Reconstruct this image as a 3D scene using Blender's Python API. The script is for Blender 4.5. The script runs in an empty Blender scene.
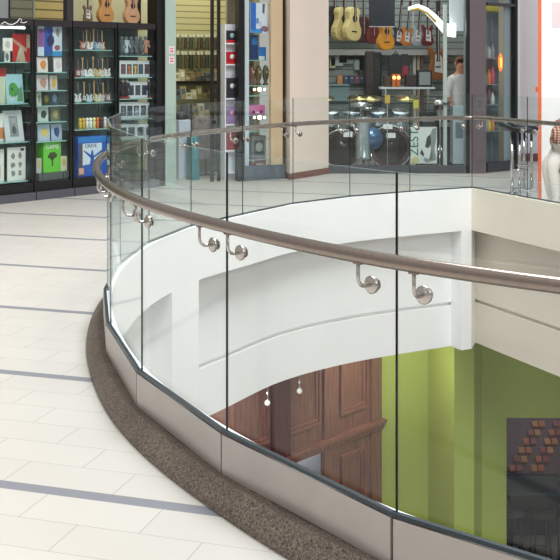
import bpy, bmesh, math, random
from mathutils import Vector, Matrix
from mathutils.geometry import tessellate_polygon
R = random.Random(7)
PI = math.pi
col = bpy.context.scene.collection
# ------------------------------------------------------------------ camera numbers (metres)
F, CX, HY, EYE = 1065.0, 280.0, 65.0, 1.65
def hz(sy, d): return EYE - (sy - HY) * d / F
# ------------------------------------------------------------------ materials
MATS = {}
def srgb(c):
    return tuple(((x/255.0)/12.92 if x/255.0 <= .04045 else ((x/255.0+.055)/1.055)**2.4) for x in c)
def mat(name, rgb, rough=.5, metal=0, emit=0, vary=.0, scale=30, bump=0, spec=None, coat=0):
    if name in MATS: return MATS[name]
    m = bpy.data.materials.new(name); m.use_nodes = True; nt = m.node_tree; b = nt.nodes['Principled BSDF']
    c = srgb(rgb)
    b.inputs['Base Color'].default_value = (*c, 1); b.inputs['Roughness'].default_value = rough; b.inputs['Metallic'].default_value = metal
    if spec is not None: b.inputs['Specular IOR Level'].default_value = spec
    if coat: b.inputs['Coat Weight'].default_value = coat; b.inputs['Coat Roughness'].default_value = .08
    if emit:
        b.inputs['Emission Color'].default_value = (*c, 1); b.inputs['Emission Strength'].default_value = emit
    if vary or bump:
        tc = nt.nodes.new('ShaderNodeTexCoord'); n = nt.nodes.new('ShaderNodeTexNoise'); n.inputs['Scale'].default_value = scale; n.inputs['Detail'].default_value = 5
        nt.links.new(tc.outputs['Object'], n.inputs['Vector'])
        if vary:
            r = nt.nodes.new('ShaderNodeValToRGB')
            r.color_ramp.elements[0].position = .3; r.color_ramp.elements[1].position = .7
            r.color_ramp.elements[0].color = (*[max(0, x*(1-vary)) for x in c], 1); r.color_ramp.elements[1].color = (*[min(1, x*(1+vary)) for x in c], 1)
            nt.links.new(n.outputs['Fac'], r.inputs['Fac']); nt.links.new(r.outputs['Color'], b.inputs['Base Color'])
        if bump:
            bp = nt.nodes.new('ShaderNodeBump'); bp.inputs['Strength'].default_value = bump; bp.inputs['Distance'].default_value = .005
            nt.links.new(n.outputs['Fac'], bp.inputs['Height']); nt.links.new(bp.outputs['Normal'], b.inputs['Normal'])
    MATS[name] = m; return m
def C3(*c):                                   # plain coloured material, cached by colour
    return mat('colour_%d_%d_%d' % c, c, .45)
def glass_mat(name, tint, refl=1.0):
    m = bpy.data.materials.new(name); m.use_nodes = True; nt = m.node_tree; nt.nodes.clear()
    o = nt.nodes.new('ShaderNodeOutputMaterial'); t = nt.nodes.new('ShaderNodeBsdfTransparent'); g = nt.nodes.new('ShaderNodeBsdfGlossy')
    x = nt.nodes.new('ShaderNodeMixShader'); g.inputs['Roughness'].default_value = 0.0
    ge = nt.nodes.new('ShaderNodeNewGeometry'); dt = nt.nodes.new('ShaderNodeVectorMath'); dt.operation = 'DOT_PRODUCT'
    nt.links.new(ge.outputs['Incoming'], dt.inputs[0]); nt.links.new(ge.outputs['Normal'], dt.inputs[1])
    def mm(op, a, b=None):
        q = nt.nodes.new('ShaderNodeMath'); q.operation = op
        for i, v in enumerate((a, b)):
            if v is None: continue
            if isinstance(v, (int, float)): q.inputs[i].default_value = v
            else: nt.links.new(v, q.inputs[i])
        return q.outputs[0]
    k5 = mm('POWER', mm('SUBTRACT', 1.0, mm('ABSOLUTE', dt.outputs['Value'])), 5.0)      # Schlick reflectance of clear glass
    k = mm('MULTIPLY', mm('ADD', .04, mm('MULTIPLY', k5, .96)), refl)
    t.inputs['Color'].default_value = (*tint, 1); g.inputs['Color'].default_value = (.9, .96, .97, 1)
    nt.links.new(k, x.inputs[0]); nt.links.new(t.outputs[0], x.inputs[1]); nt.links.new(g.outputs[0], x.inputs[2]); nt.links.new(x.outputs[0], o.inputs[0])
    MATS[name] = m; return m
GLASS = glass_mat('balustrade_glass', (.957, .983, .981), .6)
SGLASS = glass_mat('shop_glass', (.95, .975, .965), .4)
DOORGL = glass_mat('green_door_glass', (.62, .74, .70), .6)
EDGE = mat('glass_edge', (24, 34, 40), .25)
EDGE2 = mat('glass_top_edge', (120, 150, 150), .2)
GASKET = mat('dark_gasket', (40, 54, 64), .35)
CLAD = mat('brushed_aluminium_cladding', (190, 183, 178), .36, .25, vary=.04, scale=8)
STEEL = mat('brushed_steel', (156, 143, 135), .25, 1.0, vary=.06, scale=60)
STEEL2 = mat('satin_steel', (200, 194, 188), .22, 1.0)
CHROME = mat('chrome', (215, 216, 218), .12, 1.0)
GRAN = None
WHITE = mat('white_plaster', (247, 247, 247), .75, vary=.012, scale=3)
CREAM = mat('cream_plaster', (236, 226, 214), .75, vary=.012, scale=3)
BLACK = mat('black_metal', (16, 16, 20), .35)
TAUPE = mat('taupe_laminate', (112, 101, 106), .5, vary=.03, scale=5)
DARKKERB = mat('dark_kerb', (86, 86, 96), .4)
def granite():
    m = mat('brown_granite', (104, 90, 80), .55); nt = m.node_tree; b = nt.nodes['Principled BSDF']
    tc = nt.nodes.new('ShaderNodeTexCoord'); n = nt.nodes.new('ShaderNodeTexNoise'); n.inputs['Scale'].default_value = 120; n.inputs['Detail'].default_value = 6; n.inputs['Roughness'].default_value = .75
    n2 = nt.nodes.new('ShaderNodeTexNoise'); n2.inputs['Scale'].default_value = 9; n2.inputs['Detail'].default_value = 3
    r = nt.nodes.new('ShaderNodeValToRGB'); r.color_ramp.elements[0].position = .38; r.color_ramp.elements[1].position = .62
    r.color_ramp.elements[0].color = (*srgb((50, 40, 35)), 1); r.color_ramp.elements[1].color = (*srgb((176, 158, 142)), 1)
    mx = nt.nodes.new('ShaderNodeMix'); mx.data_type = 'RGBA'; mx.blend_type = 'MULTIPLY'; mx.inputs[0].default_value = .5
    nt.links.new(tc.outputs['Object'], n.inputs['Vector']); nt.links.new(tc.outputs['Object'], n2.inputs['Vector'])
    nt.links.new(n.outputs['Fac'], r.inputs['Fac']); nt.links.new(r.outputs['Color'], mx.inputs[6]); nt.links.new(n2.outputs['Fac'], mx.inputs[7])
    nt.links.new(mx.outputs[2], b.inputs['Base Color']); return m
GRAN = granite()
# tiled mall floor: rows of small stone tiles with a grey stripe every 1.355 m
def floor_mat():
    m = bpy.data.materials.new('stone_tile_floor'); m.use_nodes = True; nt = m.node_tree; b = nt.nodes['Principled BSDF']; L = nt.links.new
    tc = nt.nodes.new('ShaderNodeTexCoord'); sp = nt.nodes.new('ShaderNodeSeparateXYZ'); L(tc.outputs['Object'], sp.inputs[0])
    def M(op, a, c=None, d=None):
        n = nt.nodes.new('ShaderNodeMath'); n.operation = op
        for i, v in enumerate((a, c, d)):
            if v is None: continue
            if isinstance(v, (int, float)): n.inputs[i].default_value = v
            else: L(v, n.inputs[i])
        return n.outputs[0]
    x, y = sp.outputs[0], sp.outputs[1]
    u = M('ADD', M('MULTIPLY', x, .9562), M('MULTIPLY', y, -.2926)); v = M('ADD', M('MULTIPLY', x, .2926), M('MULTIPLY', y, .9562))
    SP, SW = 1.355, .068; RW = (SP-SW)/6; TL = .478
    vv = M('FLOORED_MODULO', M('SUBTRACT', v, 3.655), SP)
    stripe = M('LESS_THAN', vv, SW)
    w = M('DIVIDE', M('SUBTRACT', vv, SW), RW); row = M('FLOOR', w); fr = M('SUBTRACT', w, row)
    odd = M('FLOORED_MODULO', row, 2.0)
    uu = M('DIVIDE', M('SUBTRACT', u, M('ADD', .10, M('MULTIPLY', odd, .239))), TL); uc = M('FLOOR', uu); uf = M('SUBTRACT', uu, uc)
    e1 = M('LESS_THAN', M('MINIMUM', fr, M('SUBTRACT', 1.0, fr)), .0035/RW/2*1.0)
    e2 = M('LESS_THAN', M('MINIMUM', uf, M('SUBTRACT', 1.0, uf)), .0035/TL/2*1.2)
    joint = M('MULTIPLY', M('MAXIMUM', e1, e2), M('SUBTRACT', 1.0, stripe))
    cb = nt.nodes.new('ShaderNodeCombineXYZ'); L(uc, cb.inputs[0]); L(row, cb.inputs[1]); L(M('FLOOR', M('DIVIDE', M('SUBTRACT', v, 3.655), SP)), cb.inputs[2])
    wn = nt.nodes.new('ShaderNodeTexWhiteNoise'); L(cb.outputs[0], wn.inputs['Vector'])
    nz = nt.nodes.new('ShaderNodeTexNoise'); nz.inputs['Scale'].default_value = 2.2; nz.inputs['Detail'].default_value = 4; L(tc.outputs['Object'], nz.inputs['Vector'])
    t = M('ADD', M('MULTIPLY', wn.outputs['Value'], .5), M('MULTIPLY', nz.outputs['Fac'], .5))
    def mix(f, a, c):
        n = nt.nodes.new('ShaderNodeMix'); n.data_type = 'RGBA'; L(f, n.inputs[0])
        for i, q in ((6, a), (7, c)):
            if isinstance(q, tuple): n.inputs[i].default_value = (*srgb(q), 1)
            else: L(q, n.inputs[i])
        return n.outputs[2]
    c = mix(t, (208, 204, 198), (216, 212, 206)); c = mix(joint, c, (176, 171, 167)); c = mix(stripe, c, (142, 143, 152))
    L(c, b.inputs['Base Color']); b.inputs['Roughness'].default_value = .42; b.inputs['Specular IOR Level'].default_value = .35
    return m
FLOOR = floor_mat()
def slat_mat(name, c1, c2, pitch, rough=.5):
    m = bpy.data.materials.new(name); m.use_nodes = True; nt = m.node_tree; b = nt.nodes['Principled BSDF']; L = nt.links.new
    tc = nt.nodes.new('ShaderNodeTexCoord'); sp = nt.nodes.new('ShaderNodeSeparateXYZ'); L(tc.outputs['Object'], sp.inputs[0])
    a = nt.nodes.new('ShaderNodeMath'); a.operation = 'FLOORED_MODULO'; a.inputs[1].default_value = pitch; L(sp.outputs[2], a.inputs[0])
    k = nt.nodes.new('ShaderNodeMath'); k.operation = 'LESS_THAN'; k.inputs[1].default_value = pitch*.18; L(a.outputs[0], k.inputs[0])
    x = nt.nodes.new('ShaderNodeMix'); x.data_type = 'RGBA'; L(k.outputs[0], x.inputs[0]); x.inputs[6].default_value = (*srgb(c1), 1); x.inputs[7].default_value = (*srgb(c2), 1)
    L(x.outputs[2], b.inputs['Base Color']); b.inputs['Roughness'].default_value = rough; return m
SLAT_Y = slat_mat('yellow_slatwall', (176, 172, 122), (118, 114, 76), .1)
SLAT_W = slat_mat('pale_slatwall', (156, 166, 162), (96, 106, 108), .12)
def wood_mat(name, c1, c2):
    m = mat(name, c1, .35); nt = m.node_tree; b = nt.nodes['Principled BSDF']
    tc = nt.nodes.new('ShaderNodeTexCoord'); mp = nt.nodes.new('ShaderNodeMapping'); mp.inputs['Scale'].default_value = (14, 14, 1.2)
    n = nt.nodes.new('ShaderNodeTexNoise'); n.inputs['Scale'].default_value = 2.5; n.inputs['Detail'].default_value = 6
    r = nt.nodes.new('ShaderNodeValToRGB'); r.color_ramp.elements[0].position = .35; r.color_ramp.elements[1].position = .65
    r.color_ramp.elements[0].color = (*srgb(c1), 1); r.color_ramp.elements[1].color = (*srgb(c2), 1)
    L = nt.links.new; L(tc.outputs['Object'], mp.inputs[0]); L(mp.outputs[0], n.inputs['Vector']); L(n.outputs['Fac'], r.inputs['Fac']); L(r.outputs['Color'], b.inputs['Base Color']); return m
WOOD = wood_mat('reddish_brown_wood', (116, 76, 68), (144, 98, 88))
WOOD2 = wood_mat('dark_red_wood', (78, 32, 34), (98, 44, 44))
GREEN = mat('lime_green_paint', (166, 180, 88), .7, vary=.02, scale=3)
# ------------------------------------------------------------------ mesh builder
class MB:
    def __init__(s): s.v = []; s.f = []; s.mi = []; s.sm = []; s.mats = []
    def m(s, mt):
        if mt not in s.mats: s.mats.append(mt)
        return s.mats.index(mt)
    def add(s, vs, fs, mt, smooth=False, M=None):
        k = len(s.v); i = s.m(mt)
        s.v += [tuple((M @ Vector(p)) if M else p) for p in vs]
        for f in fs: s.f.append([k+q for q in f]); s.mi.append(i); s.sm.append(smooth)
        return s
    def box(s, x0, x1, y0, y1, z0, z1, mt, M=None, bev=0):
        if bev > 0:
            bm = bmesh.new(); bmesh.ops.create_cube(bm, size=1)
            for v in bm.verts: v.co = Vector(((x0+x1)/2+v.co.x*(x1-x0), (y0+y1)/2+v.co.y*(y1-y0), (z0+z1)/2+v.co.z*(z1-z0)))
            bmesh.ops.bevel(bm, geom=bm.edges[:], offset=bev, segments=2, affect='EDGES', profile=.5); bm.verts.index_update()
            s.add([tuple(v.co) for v in bm.verts], [[v.index for v in f.verts] for f in bm.faces], mt, False, M); bm.free(); return s
        vs = [(x0,y0,z0),(x1,y0,z0),(x1,y1,z0),(x0,y1,z0),(x0,y0,z1),(x1,y0,z1),(x1,y1,z1),(x0,y1,z1)]
        return s.add(vs, [(0,3,2,1),(4,5,6,7),(0,1,5,4),(1,2,6,5),(2,3,7,6),(3,0,4,7)], mt, False, M)
    def tube(s, pts, r, mt, n=10, closed=False, M=None, caps=True):
        pts = [Vector(p) for p in pts]; N = len(pts); rs = r if isinstance(r, (list, tuple)) else [r]*N
        vs = []; fs = []; prev = None
        for i, p in enumerate(pts):
            a = pts[(i-1) % N] if (closed or i > 0) else p; c = pts[(i+1) % N] if (closed or i < N-1) else p
            t = (c-a).normalized() if (c-a).length > 0 else Vector((0, 0, 1))
            if prev is None:
                up = Vector((0, 0, 1)) if abs(t.z) < .9 else Vector((1, 0, 0)); nx = t.cross(up).normalized()
            else:
                nx = prev - t*prev.dot(t); nx = nx.normalized() if nx.length > 1e-6 else t.orthogonal().normalized()
            if closed: nx = t.cross(Vector((0, 0, 1))).normalized()
            prev = nx; ny = nx.cross(t)
            for k in range(n):
                an = 2*PI*k/n; vs.append(tuple(p + (nx*math.cos(an)+ny*math.sin(an))*rs[i]))
        for i in range(N if closed else N-1):
            j = (i+1) % N
            for k in range(n): fs.append((i*n+k, i*n+(k+1) % n, j*n+(k+1) % n, j*n+k))
        if caps and not closed: fs += [tuple(range(n))[::-1], tuple((N-1)*n+k for k in range(n))]
        return s.add(vs, fs, mt, True, M)
    def lathe(s, prof, mt, n=20, M=None, smooth=True):      # profile [(r,z)]
        vs = []; fs = []
        for r, z in prof:
            for k in range(n): a = 2*PI*k/n; vs.append((r*math.cos(a), r*math.sin(a), z))
        for i in range(len(prof)-1):
            for k in range(n): fs.append((i*n+k, i*n+(k+1) % n, (i+1)*n+(k+1) % n, (i+1)*n+k))
        fs += [tuple(range(n))[::-1], tuple((len(prof)-1)*n+k for k in range(n))]
        return s.add(vs, fs, mt, smooth, M)
    def prism(s, out, y0, y1, mt, M=None):                   # outline in (x,z), extruded in y
        n = len(out); vs = [(x, y0, z) for x, z in out]+[(x, y1, z) for x, z in out]
        fs = [tuple(range(n)), tuple(range(2*n-1, n-1, -1))]+[(i, n+i, n+(i+1) % n, (i+1) % n) for i in range(n)]
        return s.add(vs, fs, mt, False, M)
    def ball(s, c, r, mt, n=12, sc=(1, 1, 1), M=None):
        vs = []; fs = []; m2 = n//2+1
        for i in range(m2+1):
            t = PI*i/m2
            for k in range(n): a = 2*PI*k/n; vs.append((c[0]+r*sc[0]*math.sin(t)*math.cos(a), c[1]+r*sc[1]*math.sin(t)*math.sin(a), c[2]+r*sc[2]*math.cos(t)))
        for i in range(m2):
            for k in range(n): fs.append((i*n+k, (i+1)*n+k, (i+1)*n+(k+1) % n, i*n+(k+1) % n))
        return s.add(vs, fs, mt, True, M)
    def build(s, name, parent=None, **kw):
        me = bpy.data.meshes.new(name); me.from_pydata(s.v, [], s.f)
        for mt in s.mats: me.materials.append(mt)
        for p, i, q in zip(me.polygons, s.mi, s.sm): p.material_index = i; p.use_smooth = q
        bm = bmesh.new(); bm.from_mesh(me); bmesh.ops.recalc_face_normals(bm, faces=bm.faces[:]); bm.to_mesh(me); bm.free(); me.update()
        o = bpy.data.objects.new(name, me); col.objects.link(o)
        if parent: o.parent = parent
        for k, v in kw.items(): o[k] = v
        return o
def Box(name, parent, x0, x1, y0, y1, z0, z1, mt, bev=0, **kw): return MB().box(x0, x1, y0, y1, z0, z1, mt, None, bev).build(name, parent, **kw)
def thing(name, label, cat, loc, rz=0, group=None):
    o = bpy.data.objects.new(name, None); col.objects.link(o); o.location = loc; o.rotation_euler = (0, 0, rz); o.empty_display_size = .1
    o['label'] = label; o['category'] = cat
    if group: o['group'] = group
    return o
def tag(o, label, cat, group=None):
    o['label'] = label; o['category'] = cat
    if group: o['group'] = group
    return o
def struct(o): o['kind'] = 'structure'; return o
def dup(root, loc, rz=None, label=None, scale=None):
    r = root.copy(); col.objects.link(r); r.location = loc
    if rz is not None: r.rotation_euler = (0, 0, rz)
    if scale: r.scale = scale
    if label: r['label'] = label
    for ch in list(root.children):
        c = ch.copy(); col.objects.link(c); c.parent = r
        for g in list(ch.children):
            d = g.copy(); col.objects.link(d); d.parent = c
    return r
def at(x, y, z): return Matrix.Translation((x, y, z))
RX = lambda a: Matrix.Rotation(a, 4, 'X'); RY = lambda a: Matrix.Rotation(a, 4, 'Y'); RZ = lambda a: Matrix.Rotation(a, 4, 'Z')
ORD = ['first', 'second', 'third', 'fourth', 'fifth', 'sixth', 'seventh', 'eighth', 'ninth', 'tenth', 'eleventh', 'twelfth']
def text_mesh(name, s, size, mt, parent, M, depth=.002):
    cu = bpy.data.curves.new(name, 'FONT'); cu.body = s; cu.size = size; cu.extrude = depth; cu.align_x = 'CENTER'; cu.align_y = 'CENTER'
    o = bpy.data.objects.new(name, cu); col.objects.link(o)
    dg = bpy.context.evaluated_depsgraph_get(); dg.update(); me = bpy.data.meshes.new_from_object(o, preserve_all_data_layers=False, depsgraph=dg)
    bpy.data.objects.remove(o); bpy.data.curves.remove(cu); me.transform(M); me.materials.clear(); me.materials.append(mt)
    q = bpy.data.objects.new(name, me); col.objects.link(q); q.parent = parent; return q
# ------------------------------------------------------------------ the opening (clockwise from above; outside = mall floor)
RING = [(5.35, 2.05), (4.5, 1.72), (3.6, 1.70), (2.7, 1.9), (1.85, 2.25), (1.083, 2.758), (.366, 3.335), (-.203, 4.085), (-.6335, 4.889), (-.922, 5.80), (-1.077, 6.65),
        (-1.12, 7.47), (-1.033, 8.40), (-.774, 9.27), (-.351, 10.0), (.132, 10.78), (.745, 11.36), (1.439, 11.80), (2.2, 12.2),
        (2.62, 11.28), (3.00, 10.45), (3.38, 9.62), (3.76, 8.79), (4.14, 7.96), (4.52, 7.13), (4.90, 6.30), (5.28, 5.47), (5.66, 4.64), (5.9, 3.8), (5.85, 2.85)]
CORNER = 18
def v2(p): return Vector((p[0], p[1]))
def offset_loop(P, o):
    n = len(P); out = []
    for i in range(n):
        a, b, c = v2(P[i-1]), v2(P[i]), v2(P[(i+1) % n])
        d1 = (b-a).normalized(); d2 = (c-b).normalized(); n1 = Vector((-d1.y, d1.x)); n2 = Vector((-d2.y, d2.x))
        m = (n1+n2).normalized(); out.append(tuple(b + m*(o/max(.45, m.dot(n1)))))
    return out
def smooth_loop(P, sub=5):
    n = len(P); out = []
    # sharp corner kept at CORNER: duplicate neighbours by reflection there
    for i in range(n):
        j = (i+1) % n; p1, p2 = v2(P[i]), v2(P[j])
        p0 = v2(P[i-1]) if i != CORNER else p1*2-p2
        p3 = v2(P[(i+2) % n]) if j != CORNER else p2*2-p1
        for k in range(sub):
            t = k/sub
            out.append(tuple(.5*((2*p1)+(p2-p0)*t+(2*p0-5*p1+4*p2-p3)*t*t+(3*p1-p0-3*p2+p3)*t**3)))
    return out
SUB = 10
SRING = smooth_loop(RING, SUB)
def loft(secs, P, mt, name, parent=None, smooth=True, closedprof=False):
    """secs: [(offset,z)] swept along loop P"""
    loops = {}
    for o, z in secs:
        if o not in loops: loops[o] = offset_loop(P, o)
    n = len(P); vs = []; fs = []
    for o, z in secs: vs += [(x, y, z) for x, y in loops[o]]
    m = len(secs)
    for i in range(m if closedprof else m-1):
        j = (i+1) % m
        for k in range(n): fs.append((i*n+k, i*n+(k+1) % n, j*n+(k+1) % n, j*n+k))
    b = MB().add(vs, fs, mt, smooth); o = b.build(name, parent); return o
def add_sharp(o, ang=30):
    me = o.data
    bm = bmesh.new(); bm.from_mesh(me)
    for e in bm.edges:
        if len(e.link_faces) == 2 and e.calc_face_angle(0) > math.radians(ang): e.smooth = False
    bm.to_mesh(me); bm.free(); return o
# upper floor slab with the hole
def slab(name, hole, z, mt, rect=(-16, 14, -6, 24), flip=False):
    x0, x1, y0, y1 = rect; outer = [(x0, y0), (x1, y0), (x1, y1), (x0, y1)]
    allp = outer+list(hole); tri = tessellate_polygon([[Vector((*p, 0)) for p in outer], [Vector((*p, 0)) for p in hole]])
    b = MB().add([(x, y, z) for x, y in allp], [tuple(t) for t in tri], mt); o = b.build(name)
    bm = bmesh.new(); bm.from_mesh(o.data)
    for f in bm.faces:
        if (f.normal.z > 0) == flip: f.normal_flip()
    bm.to_mesh(o.data); bm.free(); return struct(o)
slab('floor', offset_loop(SRING, .05), 0, FLOOR)
slab('ceiling', offset_loop(SRING, .20), -1.59, WHITE, flip=True)
# fascia round the void: upper band, soffit, set-back wall with a shadow groove
t1 = struct(add_sharp(loft([(.006, .241), (-.03, .241), (-.03, -.235), (.17, -.235), (.17, -1.08), (.21, -1.08), (.21, -1.12), (.17, -1.12), (.17, -1.59), (.21, -1.59)], SRING, WHITE, 'trim_1')))
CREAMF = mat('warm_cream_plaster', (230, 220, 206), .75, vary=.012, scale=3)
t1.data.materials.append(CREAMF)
for p_ in t1.data.polygons:           # the straight side of the void gets the cream tone
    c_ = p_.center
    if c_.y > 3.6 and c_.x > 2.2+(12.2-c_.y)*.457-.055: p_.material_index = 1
# piers of the fascia (flush with the upper band, set in the recess)
def pier(i0, i1, name):
    A = offset_loop(SRING, -.03); B = offset_loop(SRING, .18); n = len(SRING)
    idx = [k % n for k in range(i0, i1+1)]; m = len(idx)
    vs = [(*A[k], -1.59) for k in idx]+[(*B[k], -1.59) for k in idx]+[(*A[k], -.235) for k in idx]+[(*B[k], -.235) for k in idx]
    fs = []
    for k in range(m-1):
        fs += [(k, k+1, 2*m+k+1, 2*m+k), (m+k, m+k+1, 3*m+k+1, 3*m+k), (k, k+1, m+k+1, m+k), (2*m+k, 2*m+k+1, 3*m+k+1, 3*m+k)]
    fs += [(0, m, 3*m, 2*m), (m-1, 2*m-1, 4*m-1, 3*m-1)]
    return struct(MB().add(vs, fs, WHITE).build(name))
pier(12*SUB+5, 13*SUB+1, 'trim_2')
CL = CORNER*SUB; pier(CL-2, CL, 'trim_3'); 
# ------------------------------------------------------------------ granite kerb
k_ = loft([(.0, .0), (.0, .084), (.012, .088), (.052, .092), (.062, .084), (.106, .040), (.114, .026), (.116, .0)], SRING, GRAN, 'trim_4'); add_sharp(k_, 28); struct(k_)
# ------------------------------------------------------------------ balustrade
bal = thing('glass_balustrade', 'frameless clear glass balustrade with brushed steel handrail curving around the open void', 'balustrade', (0, 0, 0))
n = len(RING)
ZG0, ZG1 = .24, 1.314
for i in range(n):
    a, b = v2(RING[i]), v2(RING[(i+1) % n]); d = (b-a).normalized(); nn = Vector((-d.y, d.x)); L = (b-a).length
    M = Matrix(((d.x, nn.x, 0, a.x), (d.y, nn.y, 0, a.y), (0, 0, 1, 0), (0, 0, 0, 1)))
    g = MB(); x0, x1, h = .002, L-.002, .004
    V = [(x0,-h,ZG0),(x1,-h,ZG0),(x1,h,ZG0),(x0,h,ZG0),(x0,-h,ZG1),(x1,-h,ZG1),(x1,h,ZG1),(x0,h,ZG1)]
    g.add(V, [(0,1,5,4),(2,3,7,6)], GLASS, False, M); g.add(V, [(1,2,6,5),(3,0,4,7),(0,3,2,1)], EDGE, False, M); g.add(V, [(4,5,6,7)], EDGE2, False, M)
    g.build('glass_panel', bal)
    MB().box(.003, L-.003, .014, .026, .088, .238, CLAD, M).build('base_cladding', bal)
    MB().box(-.004, L+.004, .0065, .024, .243, .256, GASKET, M).build('seal_strip', bal)
rail_xy = smooth_loop(offset_loop(RING, .060), 6)
RZ_ = 1.046
pts = [(x, y, RZ_) for x, y in rail_xy]
rail = MB().tube(pts, .0235, STEEL, n=16, closed=True).build('handrail', bal)
rail['label'] = 'brushed stainless steel tube handrail'
for i in range(n):
    a, b = v2(RING[i]), v2(RING[(i+1) % n]); d = (b-a).normalized(); nn = Vector((-d.y, d.x)); L = (b-a).length
    for s in (.105, L-.105):
        p = a+d*s; M = Matrix(((d.x, nn.x, 0, p.x), (d.y, nn.y, 0, p.y), (0, 0, 1, 0), (0, 0, 0, 1)))
        m = MB()
        sag = .060+.009
        path = [(0, sag, RZ_-.018), (0, sag, RZ_-.072)]+[(0, sag-.028*(1-math.cos(q)), RZ_-.072-.028*math.sin(q)) for q in (.4, .8, 1.2, PI/2)]+[(0, .006, RZ_-.100)]
        m.tube(path, .0062, STEEL2, n=8, M=M)
        m.box(-.016, .016, sag-.008, sag+.008, RZ_-.027, RZ_-.022, STEEL, M)
        m.lathe([(.001, 0), (.028, 0), (.029, .004), (.029, .010), (.025, .014), (.001, .014)], STEEL2, 20, M=M @ at(0, .006, RZ_-.100) @ RX(-PI/2))
        m.lathe([(.001, -.004), (.02, -.004), (.02, 0), (.001, 0)], STEEL, 16, M=M @ at(0, -.006, RZ_-.100) @ RX(-PI/2))
        o = m.build('rail_bracket', rail)
# ------------------------------------------------------------------ shop fronts
class Front:
    """a shopfront line; local x runs right along it, local y runs into the shop"""
    def __init__(s, a, b):
        s.a = Vector(a); s.b = Vector(b); s.d = (s.b-s.a).normalized(); s.n = Vector((-s.d.y, s.d.x)); s.rz = math.atan2(s.d.y, s.d.x); s.L = (s.b-s.a).length
    def s_of(s, sx, off=0):
        k = (sx-CX)/F; a = s.a+s.n*off
        return (k*a.y-a.x)/(s.d.x-k*s.d.y)
    def w(s, ls, off, z=0):
        p = s.a+s.d*ls+s.n*off; return Vector((p.x, p.y, z))
    def depth(s, sx, off=0): return s.w(s.s_of(sx, off), off).y
    def z(s, sx, sy, off=0): return hz(sy, s.depth(sx, off))
    def M(s, ls=0, off=0, z=0): p = s.w(ls, off, z); return Matrix.Translation(p) @ RZ(s.rz)
W0, W1, W2 = (-4.75, 11.10), (-1.62, 14.52), (.07, 15.5)
FA, FB = Front(W0, W1), Front(W1, W2)
FC = Front((.143, 15.30), (.74, 16.2))
FD = Front((.74, 16.2), (2.95, 16.2))
FE = Front((3.18, 16.3), (3.74, 16.75))
# ---- display cabinets along the left shopfront
CAB_BK = mat('cabinet_back_panel', (92, 108, 108), .5, vary=.3, scale=5)
SHELFG = mat('glass_shelf', (150, 196, 190), .15)
TUBE = mat('fluorescent_tube', (255, 255, 255), .5, emit=4)
HEAD = mat('brown_black_header', (40, 36, 40), .4)
def cabinet(F_, x0, x1, shelves, label, side=None):
    s0, s1 = F_.s_of(x0), F_.s_of(x1); W = s1-s0
    t = thing('display_cabinet', label, 'display cabinet', F_.w(s0, 0), F_.rz, 'glass display cabinets along the left shopfront')
    D = .42
    Box('base', t, 0, W, .0, D, 0, .21, BLACK)
    Box('kick_rail', t, 0, W, -.05, -.005, 0, .10, DARKKERB)
    Box('back_panel', t, 0, W, D-.02, D, .21, 2.13, CAB_BK)
    for x in (0, W-.025): Box('post', t, x, x+.025, 0, .03, .21, 2.13, BLACK)
    Box('header', t, 0, W, 0, D, 2.13, 2.21, HEAD)
    Box('glass_door', t, .025, W-.025, .012, .018, .21, 2.13, SGLASS)
    if x0 < 0: Box('light_tube', t, .08, W-.08, .06, .085, 2.09, 2.115, TUBE)
    for z in shelves: Box('shelf', t, .045, W-.045, .05, D-.025, z-.012, z, SHELFG)
    return t
def sh(F_, x, ys, off=.2): return [F_.z(x, y, off) for y in ys]
shA, shB, shC, shD = sh(FA, 15, [62, 103, 141, 180]), sh(FA, 52, [72, 90, 105, 121, 140]), sh(FA, 95, [50, 77, 102, 128]), sh(FA, 138, [56, 77, 98, 118, 138])
xL = -60
cabinet(FA, -40, 33.5, shA, 'black framed glass cabinet at the left edge, holding art prints and books')
cabinet(FA, 34.5, 72, shB, 'black framed glass cabinet with comics and a bright green box')
cabinet(FA, 73, 117, shC, 'black framed glass cabinet with rows of miniature guitars')
cabinet(FA, 118, 157, shD, 'black framed glass cabinet with rows of white boxed figures')
# script lettering over first cabinet
q = FA.s_of(2); t = thing('shop_sign_scribble', 'small white handwritten flourish on the dark header above the art prints', 'sign lettering', FA.w(FA.s_of(8), -.004, 2.165), FA.rz)
WP = mat('white_paint', (245, 245, 245), .5)
MB().tube([(-.10, -.003, -.03), (-.05, -.003, 0), (0, -.003, -.025), (.06, -.003, -.03), (.12, -.003, .0), (.16, -.003, .045), (.19, -.003, .03), (.17, -.003, 0), (.22, -.003, -.005), (.26, -.003, .01)], .006, WP, n=6).build('stroke', t)
# ---- item makers (local: x right, y into shop, base at z=0)
def sheet(F_, x0, x1, y0, y1, off, name, label, cat, paint, group=None, base=None, lean=0, z=None, thick=.012):
    """flat item (card, print, box) between screen columns x0..x1 and rows y0..y1 on the plane off behind the front"""
    s0, s1 = F_.s_of(x0, off), F_.s_of(x1, off); d = F_.w((s0+s1)/2, off).y
    zt, zb = hz(y0, d), hz(y1, d)
    if z is not None: zt = z+(zt-zb); zb = z
    W, H = s1-s0, zt-zb
    t = thing(name, label, cat, F_.w((s0+s1)/2, off, zb), F_.rz, group)
    b = MB(); M = RX(-lean)
    b.box(-W/2, W/2, 0, thick, 0, H, base or C3(236, 236, 232), M)
    for (mt, poly) in paint(W, H):
        b.prism([(x-W/2, z_) for x, z_ in poly], -.0015, 0.0, mt, M)
    b.build('body', t); return t, W, H
def rectp(W, H, a, b, c, d): return [(W*a, H*c), (W*b, H*c), (W*b, H*d), (W*a, H*d)]
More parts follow.
